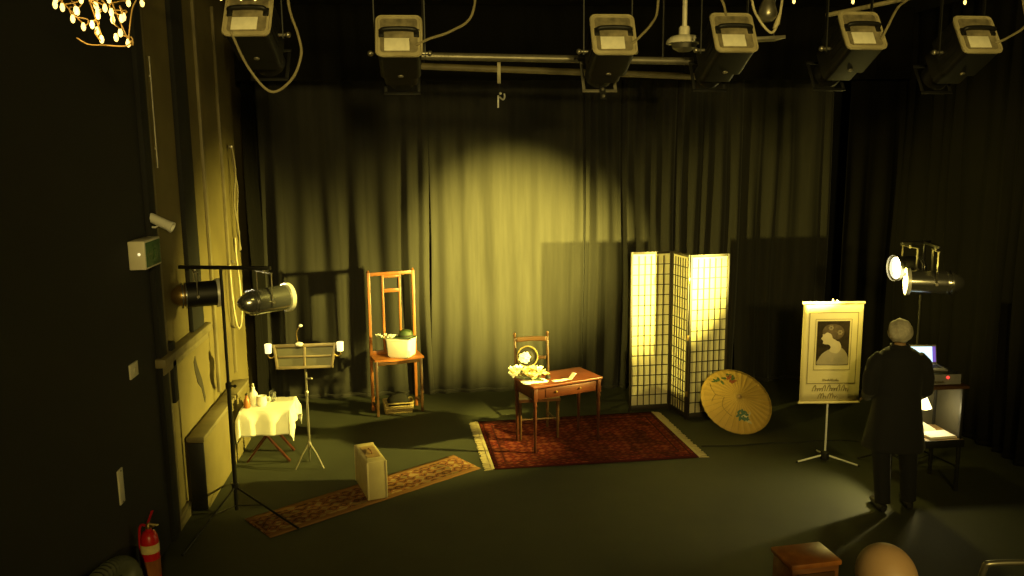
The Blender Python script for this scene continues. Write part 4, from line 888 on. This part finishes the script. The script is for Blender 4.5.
k.box((0.1195, -0.085, 0), (0.002, 0.07, 0.014)).prism([(-0.02, -0.035), (0.02, 0), (-0.02, 0.035)], 0.002, Matrix.Translation((0.1185, -0.13, 0)) @ Matrix(((0, 0, 1, 0), (-1, 0, 0, 0), (0, 1, 0, 0), (0, 0, 0, 1))))
k.build('running_figure_symbol', 'sign_mark', gf, smooth=False)
MB().ball((0.075, -0.18, 0.01), 0.010, 2).build('indicator_light', 'small_lamp', ex)
bl_ = thing('bullet_spotlight', 'small white bullet-shaped fitting high on the left wall above the exit sign', 'spotlight', (-2.12, 6.64, 2.56))
dv = Vector((0.86, -0.12, -0.42)).normalized(); q = dv.to_track_quat('Z', 'Y').to_matrix().to_4x4()
MB().lathe([(0, -0.02), (0.030, -0.018), (0.036, 0.0), (0.038, 0.15), (0.042, 0.16), (0.042, 0.18), (0.034, 0.18), (0.032, 0.16), (0, 0.155)], 20, Matrix.Translation((0.03, 0, 0.03)) @ q).build('barrel', 'white', bl_)
MB().tube([(0.0, 0, -0.04), (0.06, -0.005, -0.045), (0.10, -0.01, -0.02)], 0.008, 8).lathe([(0, 0.012), (0.025, 0.012), (0.03, 0), (0, 0)], 16, Matrix.Translation((0.002, 0, -0.04)) @ Matrix.Rotation(R(90), 4, 'Y')).build('bracket', 'white', bl_)
cdt = thing('wall_conduit', 'thin pale conduit pipe running up the dark left wall', 'conduit', (-2.105, 6.95, 2.75))
MB().tube([(0, 0, 0.2), (0, 0, 1.05)], 0.009, 8).build('tube', 'pipe', cdt)
w_ = MB()
for z in (0.35, 0.9): w_.box((-0.004, 0, z), (0.014, 0.04, 0.018), bev=0.003)
w_.build('saddle_clip', 'steel', cdt)
sw = thing('switch_plate', 'square cream switch plate at shoulder height on the dark left wall', 'switch', (-2.121, 6.08, 1.555))
MB().box((0.006, 0, 0), (0.014, 0.16, 0.105), bev=0.004).build('plate', 'cream_plastic', sw)
MB().box((0.014, 0, 0), (0.008, 0.022, 0.035), rot=(0, R(8), 0), bev=0.002).build('rocker', 'cream_plastic', sw)
s2 = thing('push_plate', 'tall narrow cream plate low on the dark left wall above the extinguisher', 'plate', (-2.121, 5.66, 0.86))
MB().box((0.005, 0, 0), (0.012, 0.085, 0.24), bev=0.003).build('plate', 'cream_plastic', s2)
sk = MB()
for z in (-0.11, 0.11): sk.ball((0.012, 0, z), 0.007, 2)
sk.build('screw', 'steel', s2)
fe = thing('fire_extinguisher', 'red fire extinguisher with a yellow label at the foot of the left wall', 'fire extinguisher', (-2.01, 5.80, 0), R(-30)); fe.scale = (0.92, 0.92, 0.88)
MB().lathe([(0, 0), (0.062, 0), (0.066, 0.01), (0.066, 0.44), (0.060, 0.49), (0.042, 0.525), (0.022, 0.535), (0.022, 0.555), (0, 0.555)], 28).build('cylinder', 'red', fe)
MB().lathe([(0.0655, 0.36), (0.0675, 0.36), (0.0675, 0.43), (0.0655, 0.43)], 28).build('label_band', 'petal_yellow', fe)
MB().lathe([(0.0655, 0.16), (0.0675, 0.16), (0.0675, 0.30), (0.0655, 0.30)], 28).build('instruction_band', 'wood_orange', fe)
MB().lathe([(0, 0), (0.02, 0), (0.02, 0.03), (0.012, 0.045), (0, 0.045)], 16, Matrix.Translation((0, 0, 0.55))).box((0.03, 0, 0.58), (0.05, 0.02, 0.02), bev=0.004).build('valve', 'tarnish', fe)
MB().bar((-0.01, 0, 0.59), (0.10, 0, 0.60), 0.02, 0.008, 0.002).build('carry_handle', 'petal_yellow', fe)
MB().bar((0.0, 0, 0.60), (0.055, 0, 0.71), 0.022, 0.008, 0.002).build('lever', 'red', fe)
MB().tube(bez([(-0.02, 0.0, 0.57), (-0.08, 0.0, 0.56), (-0.105, 0, 0.45), (-0.10, 0, 0.20)], 6), 0.010, 10).build('hose', 'red', fe)
hz = thing('ribbed_hose', 'grey-green ribbed hose running along the foot of the left wall past the extinguisher', 'hose', (-2.0, 4.92, 0.0))
pts_ = bez([(0.0, -0.5, 0.55), (0.0, -0.2, 0.60), (0.0, 0.15, 0.56), (0.0, 0.42, 0.44), (0.0, 0.55, 0.20), (-0.01, 0.56, 0.02)], 28)
MB().tube(pts_, [(0.040, 0.046, 0.060, 0.046)[k % 4] for k in range(len(pts_))], 14).build('tube', 'hose', hz)
MB().lathe([(0.05, 0), (0.075, 0.01), (0.075, 0.05), (0.05, 0.06)], 16, Matrix.Translation((-0.01, 0.56, 0.0))).build('collar', 'black_case', hz)
MB().box((-0.06, -0.2, 0.60), (0.12, 0.03, 0.14), bev=0.004).build('wall_bracket', 'black_case', hz)
# cable hanging in a loop on the cream wall
cbl = thing('hanging_cable', 'pale yellow cable hanging in a long loop on the left wall behind the silver lamp', 'cable', (-2.08, 9.2, 1.85))
MB().tube(bez([(0.0, -0.20, 0.05), (0.01, -0.22, -0.25), (0.02, -0.17, -0.55), (0.02, -0.02, -0.66), (0.02, 0.13, -0.52), (0.01, 0.16, -0.2), (0.0, 0.12, 0.1), (0, 0.13, 0.3)], 8), 0.011, 8).build('cord', 'cable_pale', cbl)
MB().box((-0.01, -0.02, 0.06), (0.03, 0.06, 0.03), bev=0.004).build('hook', 'steel', cbl)
rp = thing('hanging_rope', 'twisted hanks of dull rope and cable hung high on the cream left wall', 'rope', (-2.07, 9.42, 2.0))
rr_ = MB()
for s, ph in ((0, 0), (0.05, 2)):
    rr_.tube([(0.012 * math.sin(z * 9 + ph), s + 0.018 * math.cos(z * 7 + ph), z) for z in [0.02 * k for k in range(56)]], 0.010, 8)
rr_.build('strand', 'cable', rp); MB().box((-0.02, 0.02, 1.11), (0.05, 0.05, 0.04), bev=0.006).build('hook', 'steel', rp)
# black cable on the floor
fc = thing('floor_cable', 'thin black cable lying on the floor between the red rug and the banner', 'cable', (3.4, 8.15, 0.0))
MB().tube(bez([(-0.66, 0.03, 0.006), (-0.3, 0.0, 0.006), (0.1, 0.03, 0.006), (0.35, 0.0, 0.006), (0.62, 0.03, 0.006), (1.0, -0.05, 0.006), (1.15, -0.5, 0.006), (1.1, -0.85, 0.006)], 8), 0.006, 8).build('cord', 'cable_black', fc)

# ------------------------------------------------------------------ overhead rig
def pipe_bar(label, a, b, r, drops, m='pipe', cat='lighting bar', name='lighting_bar'):
    o = thing(name, label, cat, a); a = Vector(a); d = Vector(b) - a
    MB().tube([(0, 0, 0), d], r, 14).build('tube', m, o)
    for t_ in drops:
        MB().tube([d * t_ + Vector((0, 0, r * 0.6)), d * t_ + Vector((0, 0, ZC - a.z - d.z * t_))], 0.008, 8).build('hanger_rod', 'black_metal', o)
    return o
pipe_bar('upper black lighting bar that the row of lanterns hangs from', (-1.95, 5.22, 4.20), (4.6, 5.22, 4.20), 0.024, (0.1, 0.5, 0.9), 'black_case')
pipe_bar('grey scaffold bar crossing behind the second, third and fourth lanterns', (-0.25, 5.62, 3.67), (1.75, 5.62, 3.63), 0.024, (0.12, 0.9))
pipe_bar('long thin pale batten hung upstage behind the grey scaffold bar', (-0.30, 8.05, 3.83), (2.56, 8.05, 3.72), 0.030, (0.1, 0.95), 'cream_trim')
pipe_bar('short sloping brace pipe at the top right above the fifth lantern', (2.52, 5.34, 3.885), (3.10, 5.34, 4.00), 0.014, (0.97,), 'cable')

def lantern(label, pc, yaw, tilt, cable, front_extra=False):
    """old square-backed spotlight; pc = centre of the rear plate; +Y is the beam axis before turning"""
    rot = Matrix.Rotation(-yaw, 4, 'Z') @ Matrix.Rotation(-tilt, 4, 'X')
    o = thing('stage_lantern', label, 'stage lantern', pc, 0, 'row of square-backed stage lanterns')
    def part(mb, name, m, par=None, **k):
        bmesh.ops.transform(mb.bm, matrix=rot, verts=mb.bm.verts); return mb.build(name, m, par or o, **k)
    pw_, ph_ = 0.266, 0.27
    pl = MB().loft([[(x, y, z) for x, z, _ in rrect(pw_ / 2 + e, ph_ / 2 + e, 0.035, 0)] for y, e in ((0.0, -0.006), (-0.012, -0.006), (-0.018, -0.012))][::-1])
    # raised rim
    pl.tube([(x, -0.016, z) for x, z, _ in rrect(pw_ / 2 - 0.008, ph_ / 2 - 0.008, 0.03, 0)], 0.008, 6, closed=True)
    plate = part(pl, 'rear_plate', 'plate')
    part(MB().prism([(x, z) for x, z, _ in rrect(pw_ / 2 - 0.028, ph_ / 2 - 0.026, 0.02, 0)], 0.003, Matrix.Translation((0, -0.0178, 0)) @ Matrix(((1, 0, 0, 0), (0, 0, -1, 0), (0, 1, 0, 0), (0, 0, 0, 1)))), 'recessed_panel', 'plate_inner', plate)
    part(MB().box((-0.012, -0.0225, -0.060), (0.140, 0.004, 0.080), bev=0.001), 'paper_label', 'label', plate)
    hb = MB().tube(bez([(-0.095, -0.018, 0.012), (-0.09, -0.05, 0.018), (0, -0.055, 0.022), (0.09, -0.05, 0.018), (0.095, -0.018, 0.012)], 5), 0.012, 10)
    for s in (-1, 1): hb.box((s * 0.098, -0.022, 0.012), (0.030, 0.014, 0.05), bev=0.004)
    part(hb, 'handle', 'black_case', plate)
    bd = MB().loft([[(x, y, z) for x, z, _ in rrect(w / 2, h / 2, 0.03, 0)] for y, w, h in ((0.0, 0.235, 0.262), (0.22, 0.235, 0.262), (0.24, 0.20, 0.22), (0.33, 0.20, 0.22), (0.335, 0.17, 0.19))][::-1])
    for z in (-0.06, -0.02, 0.02, 0.06):
        for s in (-1, 1): bd.box((s * 0.119, 0.11, z), (0.006, 0.14, 0.014))
    body = part(bd, 'housing', 'black_case')
    part(MB().lathe([(0.075, 0), (0.088, 0), (0.088, 0.10), (0.078, 0.10), (0.078, 0.02), (0, 0.01)], 24, Matrix.Translation((0, 0.33, 0)) @ Matrix.Rotation(R(-90), 4, 'X')), 'lens_tube', 'black_case', body)
    gfm = MB()
    for c_, d_ in (((0, 0.44, 0.10), (0.22, 0.008, 0.02)), ((0, 0.44, -0.10), (0.22, 0.008, 0.02)), ((0.10, 0.44, 0), (0.02, 0.008, 0.18)), ((-0.10, 0.44, 0), (0.02, 0.008, 0.18))): gfm.box(c_, d_, bev=0.002)
    part(gfm, 'colour_frame', 'pipe' if front_extra else 'black_case', body)
    part(MB().ball((0.0, 0.19, -0.134), 0.012, 2, (1.4, 1, 0.6)), 'focus_knob', 'steel', body)
    if front_extra:
        part(MB().box((0.01, 0.405, -0.135), (0.035, 0.006, 0.09)), 'frame_clip', 'black_case', body)
        for z in (-0.112, -0.158): part(MB().ball((0.01, 0.40, z), 0.011, 2), 'clip_screw', 'steel', body)
    # yoke hangs from the bar, knobs at the pivots
    piv = rot @ Vector((0, 0.16, 0)); sd = (Matrix.Rotation(-yaw, 4, 'Z') @ Vector((1, 0, 0)))
    y_ = MB(); zt_ = 4.14 - pc[2]
    for s in (-1, 1):
        e = piv + sd * s * 0.145; y_.bar(e - Vector((0, 0, 0.02)), Vector((e.x, e.y, zt_)), 0.006, 0.026)
    y_.bar(Vector((*(piv - sd * 0.148).xy, zt_)), Vector((*(piv + sd * 0.148).xy, zt_)), 0.026, 0.008)
    y_.build('yoke', 'black_case', o)
    for s in (-1, 1): MB().tube([piv + sd * s * 0.115, piv + sd * s * 0.165], 0.010, 10).ball(piv + sd * s * 0.172, 0.017, 2).build('pivot_knob', 'steel', o)
    MB().box((piv.x, piv.y, zt_ + 0.035), (0.05, 0.03, 0.05), bev=0.005).tube([(piv.x, piv.y, zt_), (piv.x, piv.y, zt_ + 0.05)], 0.012, 10).build('hook_clamp', 'steel', o)
    st_ = rot @ Vector((0.105, -0.02, -0.06)) if cable[0] is None else rot @ Vector(cable[0])
    MB().tube(bez([rot @ Vector((0.10, 0.0, -0.06)) if cable[0] is None else st_ + Vector((0, 0.02, 0)), st_] + [Vector(c_) for c_ in cable[1]], 8), 0.0075, 8).build('tail_cable', 'cable', o)
    return o
lantern('leftmost lantern in the overhead row, turned right, its cable looping below', (-0.945, 4.90, 3.80), R(6), R(30), ((-0.07, -0.02, -0.13), [(-0.02, 0.02, -0.27), (0.09, 0.03, -0.395), (0.205, 0.03, -0.33), (0.262, 0.04, -0.20), (0.25, 0.06, -0.09), (0.20, 0.1, 0.08), (0.19, 0.15, 0.35)]))
lantern('second lantern from the left in the overhead row, above the hall stand', (-0.144, 5.0, 3.705), R(0), R(27), (None, [(0.17, -0.02, -0.01), (0.30, 0.02, 0.04), (0.42, 0.08, 0.14), (0.46, 0.15, 0.42)]))
lantern('third lantern from the left, above the desk, two bright screws beneath it', (1.083, 5.0, 3.715), R(-1), R(27), (None, [(0.16, -0.02, 0.0), (0.23, 0.02, 0.07), (0.28, 0.08, 0.16), (0.31, 0.15, 0.44)]), True)
lantern('fourth lantern from the left, just right of the white pendant lamp', (1.796, 5.0, 3.727), R(-3), R(29), ((-0.03, -0.02, 0.12), [(-0.08, 0.0, 0.2), (-0.16, 0.05, 0.28), (-0.2, 0.15, 0.42)]))
lantern('fifth lantern from the left in the overhead row, plate skewed, beside the brace pipe', (2.579, 5.0, 3.74), R(-4), R(31), (None, [(0.13, -0.05, 0.01), (0.22, 0.0, 0.14), (0.33, 0.06, 0.22), (0.42, 0.15, 0.40)]))
lantern('rightmost lantern in the overhead row, turned left', (3.304, 5.0, 3.718), R(-4), R(31), (None, [(0.16, -0.05, -0.02), (0.31, 0.0, 0.06), (0.34, 0.06, 0.16), (0.31, 0.12, 0.42)]))

pd = thing('pendant_lamp', 'white pendant ceiling lamp with a shallow round shade on a thick rod', 'ceiling lamp', (1.685, 5.6, 3.68))
MB().tube([(0, 0, 0.12), (0, 0, ZC - 3.68)], 0.016, 14).build('rod', 'cream_plastic', pd)
MB().lathe([(0, 0.17), (0.030, 0.17), (0.036, 0.16), (0.036, 0.11), (0, 0.11)], 20).build('neck', 'cream_plastic', pd)
MB().lathe([(0.03, 0.118), (0.085, 0.108), (0.112, 0.085), (0.118, 0.062), (0.112, 0.060), (0.08, 0.075), (0, 0.08)], 30).build('shade', 'cream_plastic', pd)
MB().lathe([(0, 0.005), (0.04, 0.010), (0.075, 0.032), (0.085, 0.062), (0, 0.062)], 24).build('diffuser', 'steel', pd)
rl = thing('reflector_bulb', 'grey reflector lamp bulb hung in a pale cable loop near the fourth lantern', 'lamp', (2.12, 5.3, 3.84))
MB().lathe([(0, 0), (0.03, 0.0), (0.052, 0.02), (0.06, 0.05), (0.045, 0.10), (0.028, 0.14), (0.025, 0.18), (0, 0.18)], 24).build('bulb_glass', 'steel', rl)
MB().lathe([(0, 0.175), (0.028, 0.175), (0.03, 0.24), (0.012, 0.26), (0, 0.26)], 18).tube([(0, 0, 0.25), (0, 0, ZC - 3.84)], 0.006, 8).build('lampholder', 'cream_plastic', rl)
MB().tube(bez([(-0.115, 0, 0.36), (-0.10, 0, 0.12), (-0.06, -0.02, 0.01), (0.015, -0.03, -0.07), (0.06, -0.02, -0.01), (0.09, 0, 0.12), (0.11, 0, 0.36)], 8), 0.008, 8).build('cable_loop', 'cable_pale', rl)
MB().tube([(0.035, -0.028, -0.045), (0.055, -0.02, -0.015), (0.078, -0.01, 0.05)], [0.010, 0.017, 0.009], 10).build('cable_connector', 'cable_pale', rl)
sf = thing('flat_bracket', 'flat grey metal bracket beside the fourth lantern', 'bracket', (2.09, 5.32, 3.735))
MB().box((0, 0, 0), (0.26, 0.16, 0.02), rot=(0, R(-3), 0), bev=0.004).build('plate', 'pipe', sf); MB().tube([(0.1, 0.04, 0.01), (0.1, 0.04, ZC - 3.735)], 0.006, 8).build('hanger_rod', 'black_metal', sf)
hk = thing('hanging_hook', 'small bright metal hook hanging on a short strap below the pale batten', 'hook', (0.672, 8.05, 3.79))
MB().bar((0, -0.038, -0.13), (0, -0.038, 0.06), 0.032, 0.006, 0.002).build('strap', 'cable_pale', hk)
MB().tube([(0, -0.036, -0.12), (0, -0.036, -0.24)], 0.006, 8).build('cord', 'cable_black', hk)
MB().bar((-0.01, -0.036, -0.235), (-0.012, -0.036, -0.35), 0.034, 0.016, 0.005).tube(bez([(0.0, -0.036, -0.25), (0.035, -0.036, -0.275), (0.05, -0.036, -0.25), (0.045, -0.036, -0.22)], 5), 0.008, 8).ball((0.01, -0.036, -0.22), 0.014, 2).build('metal_hook', 'rim', hk)
# fairy lights: a bundle of clear wire and small glowing bulbs
B = [(-1.598, 3.725), (-1.578, 3.713), (-1.554, 3.705), (-1.514, 3.697), (-1.469, 3.684), (-1.414, 3.693), (-1.392, 3.664), (-1.529, 3.663), (-1.494, 3.634), (-1.424, 3.626), (-1.413, 3.609), (-1.408, 3.571), (-1.342, 3.655), (-1.332, 3.681), (-1.303, 3.668), (-1.296, 3.656), (-1.336, 3.58), (-1.297, 3.592), (-1.304, 3.558), (-1.348, 3.735), (-1.247, 3.735), (-1.564, 3.738), (-1.432, 3.722), (-1.481, 3.738), (-1.294, 3.731), (-1.38, 3.706)]
fa = thing('fairy_lights', 'tangled bundle of glowing warm fairy lights hanging at the top left', 'fairy lights', (-1.42, 4.0, 3.70))
g = random.Random(1); o0 = Vector((-1.42, 4.0, 3.70))
B3 = [Vector((x + g.uniform(-.01, .01), 4.0 + g.uniform(-0.07, 0.07), z)) - o0 for x, z in B]
for k in range(10): B3.append(Vector((g.uniform(-0.24, 0.2), g.uniform(-0.08, 0.08), g.uniform(0.07, 0.28))))
order = sorted(range(len(B3)), key=lambda i: (round(B3[i].x * 9), B3[i].z))
wpts = []
for i in order: wpts += [B3[i] + Vector((0, 0.004, 0.014)), B3[i] + Vector((g.uniform(-.02, .02), g.uniform(-.03, .03), g.uniform(0.02, 0.05)))]
MB().tube(bez(wpts, 5), 0.0032, 5).tube(bez([(-0.09, 0, -0.12), (-0.05, 0.02, -0.145), (0.02, 0.01, -0.15), (0.11, 0, -0.155), (0.14, 0, -0.135), (0.13, 0, -0.12), (0.15, 0.01, 0.0), (0.18, 0.02, 0.1), (0.17, 0.02, 0.4)], 6), 0.0032, 5).tube([(0, 0.05, 0.2), (0.02, 0.05, 0.6), (0.02, 0.05, ZC - 3.7)], 0.004, 6).build('wire', 'fairy_wire', fa)
for p in B3:
    MB().lathe([(0, -0.018), (0.007, -0.013), (0.0105, 0.0), (0.008, 0.010), (0.005, 0.018), (0, 0.018)], 10, Matrix.Translation(p)).build('bulb', 'bulb', fa)
fb = thing('fairy_string', 'single string of fairy lights running along the top edge in front of the lanterns', 'fairy lights', (1.0, 4.6, 3.87))
xs_ = [-1.019, -0.921, -0.851, 1.985, 2.317, 2.96]
MB().tube(bez([(-2.9, 0, 0.05), (-1.95, 0, 0.0), (-1.5, 0, 0.10), (-0.3, 0, 0.12), (0.8, 0, 0.05), (1.3, 0, 0.02), (2.0, 0, 0.02), (2.8, 0, 0.1), (3.2, 0, 0.33)], 8), 0.0035, 6).tube([(-0.3, 0, 0.12), (-0.3, 0, ZC - 3.87)], 0.003, 6).tube([(3.2, 0, 0.33), (3.2, 0, ZC - 3.87)], 0.003, 6).build('wire', 'fairy_wire', fb)
for x in xs_: MB().ball((x - 1.0, 0, -0.022), 0.010, 2, (0.8, 0.8, 1.4)).build('bulb', 'bulb', fb)

# ------------------------------------------------------------------ light
# overhead lanterns: one trained on the middle drape, two on the furniture
light('SPOT', 'beam_third_lantern', (1.06, 5.60, 3.40), (0.98, 10.4, 1.76), 12000, WARM, 0.06, 33, 1.0)
light('SPOT', 'beam_second_lantern', (-0.14, 5.6, 3.42), (-1.62, 8.42, 0.6), 800, WARM, 0.08, 26, 1.0)
light('SPOT', 'beam_fourth_lantern', (1.79, 5.6, 3.42), (1.02, 8.42, 0.84), 3600, WARM, 0.06, 11, 1.0)
light('SPOT', 'beam_fifth_lantern', (2.56, 5.6, 3.42), (-0.36, 9.75, 0.80), 3600, WARM, 0.06, 7, 1.0)
light('POINT', 'spill_right_lamps', (4.13, 7.14, 1.92), None, 30, WARM, 0.05)
# cone-shaded lamp on the trolley shelf throws its light down and outwards
light('SPOT', 'glow_trolley_lamp', (4.36, 6.93, 0.70), (3.35, 6.75, 0.0), 90, (1.0, 0.82, 0.30), 0.03, 84, 1.0)
light('POINT', 'bulb_trolley_lamp', (4.44, 6.93, 0.74), None, 5.0, (1.0, 0.82, 0.36), 0.03)
# house light behind the audience
light('POINT', 'fairy_bundle_glow', (-1.40, 3.88, 3.62), None, 2.5, (1.0, 0.70, 0.22), 0.05)
light('SPOT', 'house_light', (0.6, -1.0, 3.6), (1.3, 5.0, 3.85), 650, (1.0, 0.77, 0.22), 0.15, 70, 0.6)
light('POINT', 'auditorium_light', (1.0, -5.5, 4.3), None, 1150, (1.0, 0.75, 0.19), 0.2)

w = bpy.data.worlds.new('world'); SC.world = w; w.use_nodes = True
bg = w.node_tree.nodes['Background']; bg.inputs['Color'].default_value = (1.0, 0.70, 0.20, 1); bg.inputs['Strength'].default_value = 0.03

SC.view_settings.view_transform = 'Standard'; SC.view_settings.look = 'None'
SC.view_settings.exposure = 0.0; SC.view_settings.gamma = 1.0; SC.view_settings.use_curve_mapping = False
SC.cycles.use_denoising = True
SC.cycles.max_bounces = 6; SC.cycles.sample_clamp_indirect = 4.0; SC.cycles.caustics_reflective = False; SC.cycles.caustics_refractive = False
